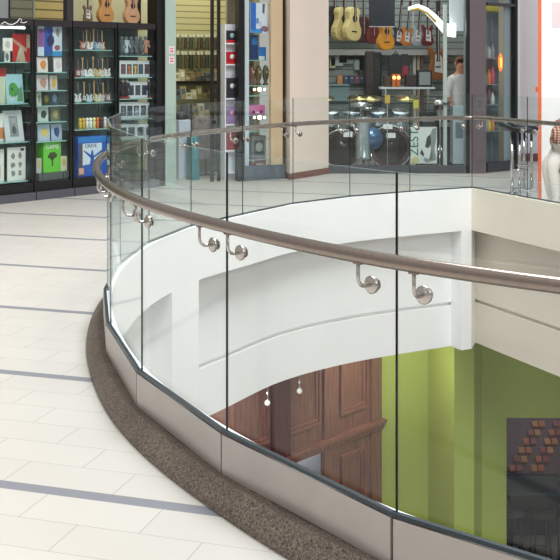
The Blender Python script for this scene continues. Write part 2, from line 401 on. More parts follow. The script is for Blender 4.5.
def blob(W, H, cx, cy, rx, ry, n=10, jit=.15, seed=1):
    q = random.Random(seed); return [(W*(cx+rx*math.cos(2*PI*k/n)*(1+q.uniform(-jit, jit))), H*(cy+ry*math.sin(2*PI*k/n)*(1+q.uniform(-jit, jit)))) for k in range(n)]
# Cabinet A
zs = [z+.001 for z in shA]
sheet(FA, 12.5, 30, 34, 62, .25, 'art_print', 'red and cream art print with slanting bands on the top shelf', 'print',
      lambda W, H: [(C3(196, 50, 48), rectp(W, H, .0, 1, 0, 1)), (C3(238, 226, 196), rectp(W, H, .78, .98, .5, .98)), (C3(240, 222, 190), [(W*.18, 0), (W*.4, H*.55), (W*.6, H*.5), (W*.75, 0)]), (C3(250, 200, 190), [(W*.0, H*.85), (W*.0, H*.72), (W*.8, H*.34), (W*.8, H*.48)])], z=zs[0], base=C3(190, 60, 56))
sheet(FA, 3, 12.5, 38, 51, .06, 'price_card', 'white notice card in front of the red art print', 'card', lambda W, H: [(C3(200, 190, 192), blob(W, H, .5, .5, .25, .3, seed=3))])
sheet(FA, 4.5, 10, 51, 62, .22, 'greeting_card', 'small white and grey card under the white notice', 'card', lambda W, H: [(C3(120, 120, 130), blob(W, H, .5, .45, .3, .35, seed=4))], z=zs[0])
sheet(FA, 7, 24, 72, 101, .2, 'picture_book', 'pale blue picture book with a green creature on its cover', 'book',
      lambda W, H: [(C3(170, 214, 226), rectp(W, H, 0, 1, 0, 1)), (C3(100, 186, 76), blob(W, H, .42, .45, .3, .25, seed=6)), (C3(120, 200, 90), [(W*.6, H*.05), (W*.95, H*.05), (W*.95, H*.6), (W*.7, H*.45)]), (C3(230, 244, 244), blob(W, H, .3, .18, .2, .1, seed=7)), (C3(40, 60, 70), blob(W, H, .34, .48, .06, .06, seed=8))], z=zs[1], lean=.12)
sheet(FA, -3, 6, 66, 101, .24, 'hardback_book', 'cream book with red top at the far left of the second shelf', 'book', lambda W, H: [(C3(206, 216, 190), rectp(W, H, 0, 1, 0, .75)), (C3(190, 60, 60), rectp(W, H, 0, 1, .76, 1))], z=zs[1])
sheet(FA, 24.5, 29, 68, 101, .3, 'hardback_book', 'dark green book standing right of the blue picture book', 'book', lambda W, H: [(C3(70, 110, 96), rectp(W, H, .1, .9, .1, .9))], z=zs[1], base=C3(40, 60, 56))
sheet(FA, 6, 24.5, 109, 140, .18, 'framed_drawing', 'light grey framed drawing leaning on the third shelf', 'picture frame',
      lambda W, H: [(C3(150, 158, 164), rectp(W, H, .27, .73, .14, .82)), (C3(212, 218, 222), rectp(W, H, .33, .67, .2, .76)), (C3(90, 96, 104), blob(W, H, .5, .36, .14, .14, seed=9))], z=zs[2], base=C3(214, 220, 226), lean=.2, thick=.02)
sheet(FA, -2, 5, 112, 140, .24, 'hardback_book', 'orange and white book left of the grey framed drawing', 'book', lambda W, H: [(C3(214, 140, 90), rectp(W, H, 0, 1, .1, .5))], z=zs[2])
sheet(FA, 25.5, 30, 106, 140, .3, 'hardback_book', 'narrow dark red book right of the grey framed drawing', 'book', lambda W, H: [(C3(96, 70, 84), rectp(W, H, .1, .9, .1, .9))], z=zs[2], base=C3(60, 50, 64))
sheet(FA, 7.5, 25.5, 147, 180, .16, 'sketch_print', 'white print with grey pencil sketches on the bottom shelf', 'print',
      lambda W, H: [(C3(140, 144, 150), blob(W, H, .3+.38*(k % 2), .2+.27*(k//2), .1, .09, jit=.4, seed=20+k)) for k in range(6)]+[(C3(60, 70, 110), rectp(W, H, .72, .92, .88, .96))], z=zs[3])
sheet(FA, -4, 4, 148, 180, .2, 'sketch_print', 'cream print half cut off at the bottom left of the cabinet', 'print', lambda W, H: [(C3(220, 200, 180), rectp(W, H, .1, .6, .1, .5))], z=zs[3])
# Cabinet B
zs = [z+.001 for z in shB]
t, W, H = sheet(FA, 38, 62, 26, 56, .12, 'character_poster', 'blue and white poster with abstract figures, top of the comics cabinet', 'poster',
      lambda W, H: [(C3(40, 80, 170), rectp(W, H, .25, .6, .0, 1)), (C3(140, 90, 150), rectp(W, H, .0, .24, .3, .9)), (C3(60, 150, 210), rectp(W, H, .3, 1, .0, .16)), (C3(30, 60, 190), blob(W, H, .5, .85, .12, .1, seed=2)), (C3(60, 50, 110), blob(W, H, .52, .5, .15, .2, seed=5)), (C3(150, 150, 160), blob(W, H, .82, .8, .08, .15, seed=12)), (C3(150, 90, 110), blob(W, H, .8, .28, .12, .1, seed=13))], base=C3(206, 222, 236))
cards = [(37.5, 48, 57, 72, 0, 'comic', 'white comic with an orange and yellow cover figure', (238, 230, 226), (226, 150, 90)),
 (54, 62, 57, 71.5, 0, 'card', 'plain white card with faint pink print', (246, 244, 246), (236, 214, 220)),
 (37, 48.5, 74, 89.5, 1, 'comic', 'pinkish comic on the second shelf', (226, 216, 220), (196, 150, 140)),
 (50, 57.5, 75, 89.5, 1, 'comic', 'yellow faced comic right of the pinkish one', (214, 204, 206), (220, 180, 70)),
 (37, 41.5, 91, 104.5, 2, 'comic', 'pale narrow comic at the left of the third shelf', (206, 216, 200), (150, 160, 150)),
 (42, 50, 91, 104.5, 2, 'comic', 'dark olive comic on the third shelf', (50, 56, 40), (130, 120, 50)),
 (51, 58.5, 91, 104.5, 2, 'comic', 'dark blue comic on the third shelf', (54, 74, 90), (110, 150, 170)),
 (38, 48.5, 106, 120.5, 3, 'comic', 'pale comic with a dark figure on the fourth shelf', (206, 222, 214), (70, 84, 80)),
 (51, 60, 107, 120.5, 3, 'comic', 'brownish comic on the fourth shelf', (120, 126, 100), (180, 170, 120)),
 (38, 50, 123, 139.5, 4, 'comic', 'pale blue comic with a yellow figure above the green box', (190, 206, 226), (232, 206, 110)),
 (51.5, 62, 123.5, 139.5, 4, 'comic', 'blue and white comic with jagged figures', (176, 196, 220), (60, 84, 140))]
for x0, x1, y0, y1, k, nm, lb, c1, c2 in cards:
    sheet(FA, x0, x1, y0, y1, .16, 'comic_book' if nm == 'comic' else 'greeting_card', lb, 'comic' if nm == 'comic' else 'card',
          lambda W, H: [(C3(*c2), blob(W, H, .55, .5, .28, .3, jit=.3, seed=int(x0)))], z=zs[k], base=C3(*c1), group='comics and cards in the second cabinet', lean=.06)
s0, s1 = FA.s_of(43.5, .12), FA.s_of(61, .12); d = FA.w(s0, .12).y; zb = .215; ztop = hz(142, FA.w((s0+s1)/2, .12).y)
t = thing('gift_box', 'bright green box with a dark tree shaped print and white writing', 'box', FA.w(s0, .12, zb), FA.rz)
GB = C3(108, 206, 62); W = s1-s0; H = ztop-zb
# stands on a plinth inside the cabinet
Box('body', t, 0, W, 0, .2, 0.09, H, GB, .004); Box('plinth', t, -.02, W+.02, -.02, .24, 0, .09, mat('cabinet_plinth', (90, 100, 96), .5))
b = MB(); 
for cx, cz, r in ((.5, .6, .16), (.36, .58, .12), (.64, .6, .13), (.42, .66, .1), (.58, .67, .1), (.5, .5, .1)): b.prism([(W*cx+W*r*math.cos(a*PI/6), .09+(H-.09)*cz-.02+W*r*.85*math.sin(a*PI/6)) for a in range(12)], -.003-.0002*cx, .0, C3(64, 80, 44))
b.prism([(W*.46, H*.36), (W*.54, H*.36), (W*.53, H*.55), (W*.47, H*.55)], -.003, 0, C3(64, 80, 44)); b.build('tree_print', t)
text_mesh('lettering', 'GAME', .075, WP, t, at(W/2, -.003, H*.87) @ RX(PI/2))
for x0, x1, lb, cc in ((36.5, 41.5, 'narrow grey card left of the green box', (186, 194, 190)), (60.5, 67, 'cream card with a yellow drawing right of the green box', (222, 218, 196))):
    sheet(FA, x0, x1, 155, 170, .14, 'greeting_card', lb, 'card', lambda W, H: [(C3(200, 180, 110), blob(W, H, .5, .6, .25, .25, seed=4))], base=C3(*cc), z=.306)
    s = FA.s_of((x0+x1)/2, .2); tt = thing('riser_block', 'grey display riser under the '+('narrow grey card' if x0 < 40 else 'cream card')+' beside the green box', 'riser', FA.w(s, .2, .211), FA.rz)
    Box('body', tt, -.06, .06, -.09, .1, 0, .094, mat('cabinet_plinth', (90, 100, 96), .5), .003)
# ---- guitars
def guitar_outline(kind):
    if kind == 'acoustic': P = [(0, 0), (.55, .02), (.85, .1), (1.0, .24), (.96, .38), (.72, .52), (.60, .62), (.64, .74), (.74, .84), (.70, .93), (.45, .99), (.12, 1.0)]
    else: P = [(0, 0), (.6, .02), (.95, .12), (1.0, .26), (.86, .42), (.70, .55), (.72, .68), (.85, .82), (.88, .95), (.70, 1.0), (.5, .9), (.2, .82)]
    return P
def guitar(name, label, cat, loc, rz, L, body, neck, kind='electric', group=None, guard=None, tilt=0):
    """hangs upright: head up; origin at the body's lowest point"""
    t = thing(name, label, cat, loc, rz, group); bw = L*.165 if kind == 'acoustic' else L*.145; bh = L*.48 if kind == 'acoustic' else L*.42
    P = guitar_outline(kind); out = [(x*bw, z*bh) for x, z in P]+[(-x*bw*(1 if kind == 'acoustic' else (.92 if z < .8 else 1.05)), z*bh) for x, z in reversed(P[1:])]
    T = L*.10 if kind == 'acoustic' else L*.045; M = RY(tilt)
    b = MB(); b.prism(out, 0, T, body, M); o = b.build('body', t)
    bv = o.modifiers.new('bevel', 'BEVEL'); bv.width = T*.15; bv.segments = 2; bv.limit_method = 'ANGLE'
    b = MB(); b.box(-L*.02, L*.02, -L*.012, L*.015, bh*.55, L*.86, neck, M); b.box(-L*.004, L*.004, -L*.014, -L*.012, bh*.3, L*.86, C3(210, 200, 190), M)
    nk = b.build('neck', t)
    b = MB(); b.prism([(-L*.028, L*.86), (L*.028, L*.86), (L*.036, L*.98), (L*.01, L), (-L*.036, L*.975)], -L*.008, L*.012, neck, M)
    for k in range(3):
        for s in (-1, 1): b.box(s*L*.036-L*.008, s*L*.036+L*.008, 0, L*.006, L*(.88+.03*k), L*(.895+.03*k), C3(200, 200, 200), M)
    b.build('headstock', nk)
    if kind == 'acoustic':
        b = MB(); b.lathe([(.0001, 0), (L*.05, 0), (L*.05, .002), (.0001, .002)], C3(40, 26, 20), 16, M @ at(0, -.002, bh*.66) @ RX(PI/2)); b.build('sound_hole', t)
        MB().box(-L*.055, L*.055, -.006, 0, bh*.26, bh*.26+L*.018, C3(40, 26, 20), M).build('bridge', t)
    else:
        b = MB(); b.prism([(-bw*.35, bh*.25), (bw*.5, bh*.2), (bw*.45, bh*.65), (bw*.1, bh*.8), (-bw*.3, bh*.75)], -.003, 0, guard or C3(230, 230, 228), M)
        b.box(-bw*.25, bw*.25, -.006, 0, bh*.36, bh*.42, C3(60, 60, 66), M); b.box(-bw*.22, bw*.22, -.006, 0, bh*.55, bh*.6, C3(60, 60, 66), M); b.build('pickguard', t)
    return t
# mini guitars: prototypes then copies
NK, NKd = C3(196, 150, 96), C3(60, 44, 36)
mini = {}
def minig(key, rgb, neck, loc, rz, L, label):
    if key not in mini:
        mini[key] = guitar('miniature_guitar', label, 'miniature guitar', loc, rz, .30, C3(*rgb), neck, 'electric', 'miniature guitars in the third cabinet'); mini[key]['L'] = .30
        o = mini[key]; o.scale = (L/.30*1.45, L/.30, L/.30); return o
    return dup(mini[key], loc, rz, label, (L/.30*1.45, L/.30, L/.30))
rows = [  # shelf index, y top, xs, colours, words
 (0, 27, [(83, (180, 90, 90)), (86.5, (228, 206, 110)), (90, (232, 232, 230)), (93.5, (120, 60, 60)), (97.5, (120, 160, 206)), (102, (226, 176, 140))]),
 (1, 55, [(78, (140, 60, 70)), (82.5, (150, 176, 190)), (87.5, (240, 242, 244)), (93, (238, 238, 240)), (98, (206, 180, 90)), (102.5, (240, 226, 230)), (107.5, (230, 232, 236))]),
 (2, 79, [(78, (206, 216, 226)), (84, (70, 60, 60)), (89.5, (176, 206, 226)), (94, (80, 40, 40)), (98, (214, 206, 150)), (103, (180, 200, 220)), (108, (140, 110, 110))])]
cn = {(180,90,90):'dull red',(228,206,110):'yellow',(232,232,230):'white',(120,60,60):'dark red',(120,160,206):'sky blue',(226,176,140):'peach',(140,60,70):'maroon',(150,176,190):'grey blue',(240,242,244):'bright white',(238,238,240):'bright white',(206,180,90):'golden',(240,226,230):'pinkish white',(230,232,236):'pale grey',(206,216,226):'silver blue',(70,60,60):'charcoal',(176,206,226):'light blue',(80,40,40):'brown',(214,206,150):'sand yellow',(180,200,220):'pale blue',(140,110,110):'mauve'}
for k, yt, xs in rows:
    for i, (x, c) in enumerate(xs):
        s = FA.s_of(x, .12+.02*(i % 2)); p = FA.w(s, .12+.02*(i % 2), shC[k]+.004); L = hz(yt+1+(i % 3), p.y)-p.z
        minig(c, c, NK if i % 2 else NKd, p, FA.rz, L*.98, '%s miniature guitar, %s from the left on the %s shelf of the guitar cabinet' % (cn[c], ORD[i], ['top', 'second', 'third'][k]))
# figurines row 4
fg = []
for i, (x, c, w) in enumerate([(80, (226, 196, 80), 'yellow'), (83.5, (220, 180, 60), 'golden'), (87, (236, 236, 232), 'white'), (90.5, (240, 240, 240), 'all white'), (94, (232, 220, 150), 'cream'), (97.5, (220, 120, 60), 'orange'), (101, (90, 60, 60), 'brown'), (105, (236, 220, 232), 'pink and white')]):
    p = FA.w(FA.s_of(x, .15), .15, shC[3]+.001); t = thing('toy_figurine', '%s toy figurine, %s from the left above the blue box' % (w, ORD[i]), 'figurine', p, FA.rz, 'little figurines above the blue box')
    b = MB(); b.lathe([(.001, 0), (.028, 0), (.02, .05), (.026, .085), (.012, .1)], C3(*c), 10); b.build('body', t)
    MB().ball((0, 0, .12), .024, C3(*[min(255, v+20) for v in c]), 10).build('head', t)
# blue box
s0, s1 = FA.s_of(78, .12), FA.s_of(106, .12); W = s1-s0; d = FA.w((s0+s1)/2, .12).y; ztop = hz(136, d)
t = thing('game_box', 'large blue box with a raised-arm silhouette on a white panel', 'box', FA.w(s0, .12, .212), FA.rz)
H = ztop-.212; Box('body', t, 0, W, 0, .12, 0, H, C3(44, 96, 196), .004)
b = MB(); b.prism([(W*.16, H*.28), (W*.86, H*.34), (W*.84, H*.82), (W*.16, H*.82)], -.002, 0, C3(216, 232, 246)); b.box(0, W, -.002, 0, H*.85, H*.99, C3(50, 130, 210))
b.prism([(W*.02, H*.02), (W*.16, H*.02), (W*.16, H*.8), (W*.02, H*.8)], -.0025, 0, C3(90, 84, 96)); b.prism([(W*.03, H*.06), (W*.2, H*.06), (W*.2, H*.22), (W*.03, H*.22)], -.003, 0, C3(232, 180, 150)); b.build('front_print', t)
b = MB(); q = C3(40, 90, 180); b.prism([(W*.42, H*.28), (W*.58, H*.28), (W*.55, H*.5), (W*.53, H*.62), (W*.49, H*.66), (W*.46, H*.6), (W*.45, H*.5)], -.004, -.001, q)
b.prism([(W*.45, H*.44), (W*.47, H*.52), (W*.2, H*.66), (W*.19, H*.64)], -.0042, -.001, q); b.prism([(W*.53, H*.44), (W*.55, H*.5), (W*.88, H*.66), (W*.88, H*.6)], -.0042, -.001, q); b.build('silhouette', t)
text_mesh('lettering', 'DRIVE', .07, C3(70, 90, 140), t, at(W*.45, -.003, H*.75) @ RX(PI/2))
# Cabinet D : figures and boxed figures
def boxed(c2, label, p, rz, W, H, dark=False):
    t = thing('boxed_figure', label, 'boxed figure', p, rz, 'boxed figures in the fourth cabinet')
    Box('box', t, -W/2, W/2, 0, .09, 0, H, C3(228, 232, 238), .003)
    b = MB(); b.box(-W*.3, W*.38, -.002, 0, H*.18, H*.78, C3(70, 76, 90)); b.build('window', t)
    b = MB(); b.ball((W*.04, -.003, H*.58), H*.12, C3(*c2), 10, (1, .25, 1)); b.prism([(-W*.14, H*.2), (W*.22, H*.2), (W*.14, H*.48), (-W*.06, H*.48)], -.006, -.001, C3(*c2)); b.build('figure', t)
    return t
for i, x in enumerate([123, 129, 135, 140.5, 146.5, 152]):
    p = FA.w(FA.s_of(x, .14), .14, shD[1]+.001); H = hz(60.5, p.y)-p.z
    c = [(150, 90, 90), (200, 120, 80), (226, 190, 70), (90, 100, 130), (120, 70, 70), (220, 190, 110)][i]; w = ['dusty red', 'orange', 'yellow', 'navy', 'maroon', 'sand'][i]
    boxed(c, 'white box with %s figure, %s of six in the upper boxed row' % (w, ORD[i]), p, FA.rz, .115, H)
for i, x in enumerate([131, 137.5, 144]):
    p = FA.w(FA.s_of(x, .14), .14, shD[2]+.001); H = hz(81.5, p.y)-p.z
    boxed([(60, 66, 80), (90, 90, 100), (50, 60, 90)][i], 'white box with dark figure, %s of three in the middle boxed row' % ORD[i], p, FA.rz, .125, H)
def statuette(c, c2, label, p, H, group, basec=None):
    t = thing('statuette', label, 'statuette', p, FA.rz, group); b = MB()
    b.lathe([(.001, 0), (.045, 0), (.045, H*.1), (.001, H*.1)], basec or C3(160, 40, 50), 12); b.build('base', t)
    b = MB(); b.lathe([(.02, H*.1), (.038, H*.2), (.026, H*.45), (.045, H*.68), (.05, H*.76), (.015, H*.82)], C3(*c), 12); b.ball((0, 0, H*.89), H*.1, C3(*c2), 10); b.tube([(-.04, 0, H*.72), (-.06, -.01, H*.5), (-.045, -.02, H*.4)], .012, C3(*c), 6); b.tube([(.04, 0, H*.72), (.06, -.01, H*.5), (.05, -.02, H*.4)], .012, C3(*c), 6); b.build('figure', t); return t
for i, x in enumerate([122.5, 126.5, 149.5, 153.5]):
    p = FA.w(FA.s_of(x, .15), .15, shD[2]+.001); statuette((54, 46, 56), (216, 206, 200), 'dark statuette on red base, %s of four beside the white boxes' % ORD[i], p, hz(79, p.y)-p.z, 'dark statuettes beside the boxes')
for i, x in enumerate([121.5, 126, 131, 136, 140.5, 145.5, 151]):
    p = FA.w(FA.s_of(x, .15), .15, shD[0]+.001); cc = [(90, 104, 110), (200, 210, 214), (96, 108, 118), (100, 104, 110), (90, 100, 116), (206, 150, 120), (110, 120, 126)][i]
    statuette(cc, (120, 130, 140), '%s statuette, %s from the left on the top shelf above the boxed figures' % (['slate', 'pale', 'blue grey', 'dim grey', 'steel blue', 'tan', 'mid grey'][i], ORD[i]), p, hz(36, p.y)-p.z, 'grey statuettes on the top shelf', C3(70, 76, 84))
for i, x in enumerate([123, 129.5, 136, 143, 150]):
    p = FA.w(FA.s_of(x, .14), .14, shD[3]+.001); H = hz(102, p.y)-p.z
    boxed([(110, 130, 150), (60, 80, 100), (150, 150, 160), (90, 120, 130), (70, 70, 90)][i], 'white box with %s figure, %s of five in the lower boxed row' % (['blue grey', 'dark blue', 'light grey', 'teal grey', 'ink'][i], ORD[i]), p, FA.rz, .13, H)
for i, x in enumerate([123, 131, 140, 149]):
    p = FA.w(FA.s_of(x, .14), .14, shD[4]+.001); H = hz(124, p.y)-p.z
    boxed([(60, 80, 110), (80, 100, 120), (50, 60, 70), (70, 90, 100)][i], 'pale box with %s figure, %s of four behind the glass panel tip' % (['dark blue', 'slate', 'black', 'teal'][i], ORD[i]), p, FA.rz, .16, H)
# ---- wall above the cabinets (inside the shop), posts
def seg_wall(F_, s0, s1, off, z0, z1, mt, name, th=.06):
    o = MB().box(s0, s1, off, off+th, z0, z1, mt, F_.M()).build(name); return struct(o)
seg_wall(FA, -1.0, FA.s_of(34, 1.3), 1.3, 0, 3.4, slat_mat('olive_grey_slatwall', (132, 134, 112), (92, 94, 80), .12), 'wall_left_end')
seg_wall(FA, FA.s_of(34, 1.3), FA.s_of(67, 1.3)+.02, 1.3, 0, 3.4, slat_mat('tan_slatwall', (196, 176, 112), (110, 98, 66), .12), 'wall_left')
seg_wall(FA, FA.s_of(67, 1.3)+.02, FA.s_of(160, 1.3)+.2, 1.3, 0, 3.4, mat('cream_back_wall', (190, 188, 150), .7), 'wall_left_rear')
# olive pane / framed panel in the upper left
t = thing('framed_noticeboard', 'grey framed panel on the slatted wall above the art prints', 'noticeboard', FA.w(FA.s_of(-2, 1.27), 1.27, 2.24), FA.rz)
Box('board', t, -.35, .16, 0, .025, 0, .5, C3(160, 166, 168)); b = MB()
for a, c, e, f in ((-.37, .18, -.02, 0), (-.37, .18, .5, .52), (-.37, -.35, 0, .5), (.16, .18, 0, .5)): b.box(a, c, -.01, .03, e, f, BLACK)
b.build('frame', t)
def post(F_, x0, x1, off, z0, z1, mt, name, d=.08):
    s0, s1 = F_.s_of(x0, off), F_.s_of(x1, off); return struct(MB().box(s0, s1, off, off+d, z0, z1, mt, F_.M()).build(name))
post(FA, 67, 73.5, 0, 2.21, 3.4, mat('dark_brown_post', (52, 48, 52), .4), 'trim_5'); post(FA, 157, 165, -.02, 0, 3.4, BLACK, 'trim_6', .2)
post(FA, 33.5, 35, 0, 2.21, 3.4, C3(120, 124, 110), 'trim_7', .03)
# instruments hanging above cabinet three and four
guitar('electric_guitar', 'brown guitar hanging above the miniature guitars, head hidden', 'guitar', FA.w(FA.s_of(88, .5), .5, 2.22), FA.rz, .55, C3(120, 96, 66), NKd, 'electric', 'guitars hanging above the cabinets')
guitar('acoustic_guitar', 'orange brown guitar in black frame above the guitar cabinet', 'guitar', FA.w(FA.s_of(107, .5), .5, 2.22), FA.rz, .8, C3(206, 150, 90), NKd, 'acoustic', 'guitars hanging above the cabinets')
guitar('acoustic_guitar', 'pinkish tan guitar above the boxed figures', 'guitar', FA.w(FA.s_of(133, .5), .5, 2.22), FA.rz, .8, C3(214, 166, 130), NKd, 'acoustic', 'guitars hanging above the cabinets')
post(FA, 101, 104, .62, 2.21, 3.4, BLACK, 'trim_8', .04)
post(FA, 139, 141, .62, 2.21, 3.4, BLACK, 'trim_9', .04)
# ------------------------------------------------------------------ second shopfront: open shop with slatwall
KERB2 = mat('blue_grey_kerb', (88, 98, 110), .4)
sB0, sB1 = FB.s_of(165), FB.s_of(284)
seg_wall(FB, -.1, FB.s_of(225, 2.2), 2.2, 0, 3.4, SLAT_Y, 'wall_back', .08)
seg_wall(FB, FB.s_of(225, 2.2), FB.L+.8, 2.2, 0, 3.4, mat('dim_olive_wall', (150, 150, 120), .7), 'wall_back_right', .08)
# sliding green glass door leaf with two stickers
s0, s1 = FB.s_of(165.5, -.05), FB.s_of(176, -.05)
t = thing('glass_door_leaf', 'narrow frosted green glass door leaf with two red and white stickers', 'door leaf', FB.w(s0, -.05), FB.rz)
FROST = mat('frosted_green_glass', (176, 196, 186), .25)
Box('pane', t, 0, s1-s0, 0, .02, .0, 3.2, FROST)
for k, y in enumerate((50, 60)):
    z = FB.z(171, y, -.05); b = MB().box(.05, .13, -.004, 0, z-.05, z+.05, C3(238, 226, 226)); b.box(.065, .115, -.006, -.004, z-.03, z-.005, C3(214, 120, 130)); b.box(.065, .115, -.006, -.004, z+.01, z+.03, C3(214, 120, 130)); b.build('sticker', t)
# thin black door mullions
post(FB, 211.5, 214, .12, 0, 3.4, BLACK, 'trim_10', .04); post(FB, 218, 220.5, .12, 0, 3.4, BLACK, 'trim_11', .04)
post(FB, 239, 244.5, -.03, 0, 3.4, BLACK, 'trim_12', .12)
# merchandise packets on the slatwall
pk = None
def packet(x, y0, y1, off, c, label, group, W=.05):
    p = FB.w(FB.s_of(x, off), off, 0); zt, zb = hz(y0, p.y), hz(y1, p.y); H = zt-zb; p.z = zb
    t = thing('hanging_packet', label, 'packet', p, FB.rz, group); b = MB()
    b.prism([(-W/2, 0), (W/2, 0), (W/2*.92, H*.78), (-W/2*.92, H*.78)], -.02, .005, C3(*c)); b.build('pouch', t)
    Box('header_card', t, -W/2, W/2, -.006, .002, H*.78, H, C3(206, 210, 180)); MB().tube([(0, .06, H*.93), (0, -.03, H*.93), (0, -.035, H*.96)], .004, CHROME, 6).build('peg', t)
dk = [(70, 74, 48), (88, 70, 44), (56, 66, 50), (96, 84, 54), (48, 56, 44), (80, 90, 60), (64, 60, 50)]; dkn = ['olive', 'brown', 'moss', 'khaki', 'dark green', 'sage', 'umber']
for r, (y0, y1, nm) in enumerate(((34, 49, 'upper'), (51, 68, 'middle'), )):
    for i in range(13):
        x = 177.8+i*4.0+.6*(i % 2)
        if x > 228: continue
        k = (i*3+r*2) % 7; packet(x, y0, y1, 2.12, dk[k], '%s packet hanging on the slatwall, %s from the left in the %s row' % (dkn[k], (ORD+['thirteenth'])[i], nm), 'packets hanging on the slatwall')
# stepped browsing counter with record sleeves / small goods
t = thing('display_counter', 'stepped dark counter in front of the slatwall', 'counter', FB.w(FB.s_of(178, 1.5), 1.5), FB.rz)
Wc = FB.s_of(232, 1.5)-FB.s_of(178, 1.5)
Box('step', t, 0, Wc, .35, .60, 0, 1.38, C3(84, 84, 60)); Box('step', t, 0, Wc, .10, .34, 0, 1.12, C3(104, 104, 76)); Box('step', t, 0, Wc, -.15, .09, 0, .86, C3(96, 96, 72)); Box('rim', t, 0, Wc, .32, .345, 1.36, 1.40, BLACK)
cc = [(150, 140, 96), (60, 70, 60), (176, 170, 130), (80, 100, 110), (120, 90, 60), (200, 200, 180), (50, 50, 44), (110, 120, 80)]; cw = ['tan', 'dark green', 'beige', 'slate', 'brown', 'off white', 'black', 'olive']
for r, (yo, z) in enumerate(((.42, 1.381), (.18, 1.121), (-.08, .861))):
    for i in range(9):
        k = (i*5+r*3) % 8; p = FB.w(FB.s_of(178, 1.5)+.09+i*(Wc-.14)/8.6, 1.5+yo, z); t = thing('small_box', '%s box, %s from the left on the %s step of the counter' % (cw[k], ORD[i], ['top', 'middle', 'front'][r]), 'box', p, FB.rz, 'small goods on the stepped counter')
        w = .10; h = .10+.05*((i*7+r) % 3); b = MB().box(-w/2, w/2, 0, .05, 0, h, C3(*cc[k]), RX(-.15)); b.build('body', t); MB().box(-w*.3, w*.3, -.003, 0, h*.4, h*.8, C3(*cc[(k+3) % 8]), RX(-.15)).build('label_panel', t)
# white case with dark top (x 178..192)
s0, s1 = FB.s_of(179, .7), FB.s_of(191, .7); t = thing('white_pedestal', 'pale blue white pedestal with a dark rounded top just inside the door', 'pedestal', FB.w(s0, .7), FB.rz); W = s1-s0
zt = FB.z(185, 120, .7); Box('body', t, 0, W, 0, .35, 0, zt, C3(206, 218, 234), .01)
MB().lathe([(.001, 0), (W*.5, 0), (W*.5, .05), (W*.4, .1), (.001, .12)], C3(40, 42, 50), 16, at(W/2, .17, zt)).build('lid', t)
# grey draped heap + teal carton
t = thing('draped_rack', 'heap of grey brown clothes hanging over a rack inside the shop', 'clothes rack', FB.w(FB.s_of(206, .9), .9), FB.rz)
GC = mat('grey_cloth', (132, 122, 120), .9, vary=.25, scale=9); zt = FB.z(206, 117, .9)
b = MB(); q = random.Random(5)
prof = [(.24, .25), (.27, .5), (.30, zt*.75), (.30, zt*.9), (.2, zt*.99), (.04, zt)]
nn_ = 28; vs = []; fs = []
for r, z in prof:
    for k in range(nn_): a = 2*PI*k/nn_; rr = r*(1+.10*math.sin(k*2.2+z*2)+q.uniform(-.03, .03)); vs.append((rr*.72*math.cos(a), rr*.5*math.sin(a), z+.02*math.sin(k*1.7)))
for i in range(len(prof)-1):
    for k in range(nn_): fs.append((i*nn_+k, i*nn_+(k+1) % nn_, (i+1)*nn_+(k+1) % nn_, (i+1)*nn_+k))
fs.append(tuple((len(prof)-1)*nn_+k for k in range(nn_))); b.add(vs, fs, GC, True); b.ball((-.09, -.05, zt-.05), .08, GC); b.ball((.07, -.06, zt-.03), .07, GC); b.ball((.05, -.14, zt-.07), .045, C3(50, 46, 50)); b.build('clothes', t)
b = MB().tube([(0, 0, .0), (0, 0, .4)], .02, BLACK); b.tube([(-.15, 0, .02), (.15, 0, .02)], .02, BLACK); b.build('stand', t)
t = thing('carton', 'teal carton on the floor left of the grey clothes', 'box', FB.w(FB.s_of(195.5, .45), .45), FB.rz); Box('body', t, -.07, .06, 0, .15, 0, .62, C3(40, 124, 134), .004); Box('tape', t, -.02, .02, -.002, .15, .3, .622, C3(70, 150, 156))
# product tower
s0, s1 = FB.s_of(224.5, .15), FB.s_of(238.5, .15); W = s1-s0
t = thing('product_tower', 'white product tower with black and red gadgets beside the black door post', 'display tower', FB.w(s0, .15), FB.rz)
Box('back', t, 0, W, .1, .14, 0, FB.z(231, 24, .15), C3(226, 230, 236)); zz = [FB.z(231, y, .15) for y in (43, 64, 98, 124, 150, 172)]
for x in (0, W-.015): Box('side', t, x, x+.015, -.02, .1, 0, FB.z(231, 24, .15), C3(236, 238, 242))
for z in zz: Box('shelf', t, .015, W-.015, -.02, .1, z-.02, z, C3(236, 238, 242))
items = [(26, 38.5, 0, (44, 48, 54), 'black device with a pale green disc', (150, 196, 190)), (52, 64, 1, (190, 30, 46), 'red boxed device', (240, 240, 240)), (78, 98, 2, (50, 54, 60), 'black device with a white disc', (220, 224, 228)),
         (106, 124, 3, (150, 120, 170), 'purple and pink box', (210, 160, 190)), (131, 150, 4, (150, 50, 60), 'dark red box on the lower shelf', (90, 60, 70))]
for y0, y1, k, c, lb, c2 in items:
    p = FB.w(FB.s_of(231.5, .16), .16, zz[k]+.001); H = (y1-y0)*p.y/F; t = thing('boxed_gadget', lb+' in the white product tower', 'gadget', p, FB.rz, 'gadgets in the white tower')
    Box('body', t, -W*.33, W*.33, 0, .05, 0, H, C3(*c), .004); MB().lathe([(.001, 0), (W*.16, 0), (W*.16, .004), (.001, .004)], C3(*c2), 14, at(W*.05, 0, H*.6) @ RX(PI/2)).build('emblem', t)
    if k < 2: Box('price_strip', t, -W*.4, W*.4, -.02, -.012, 0, .04, C3(196, 40, 50))
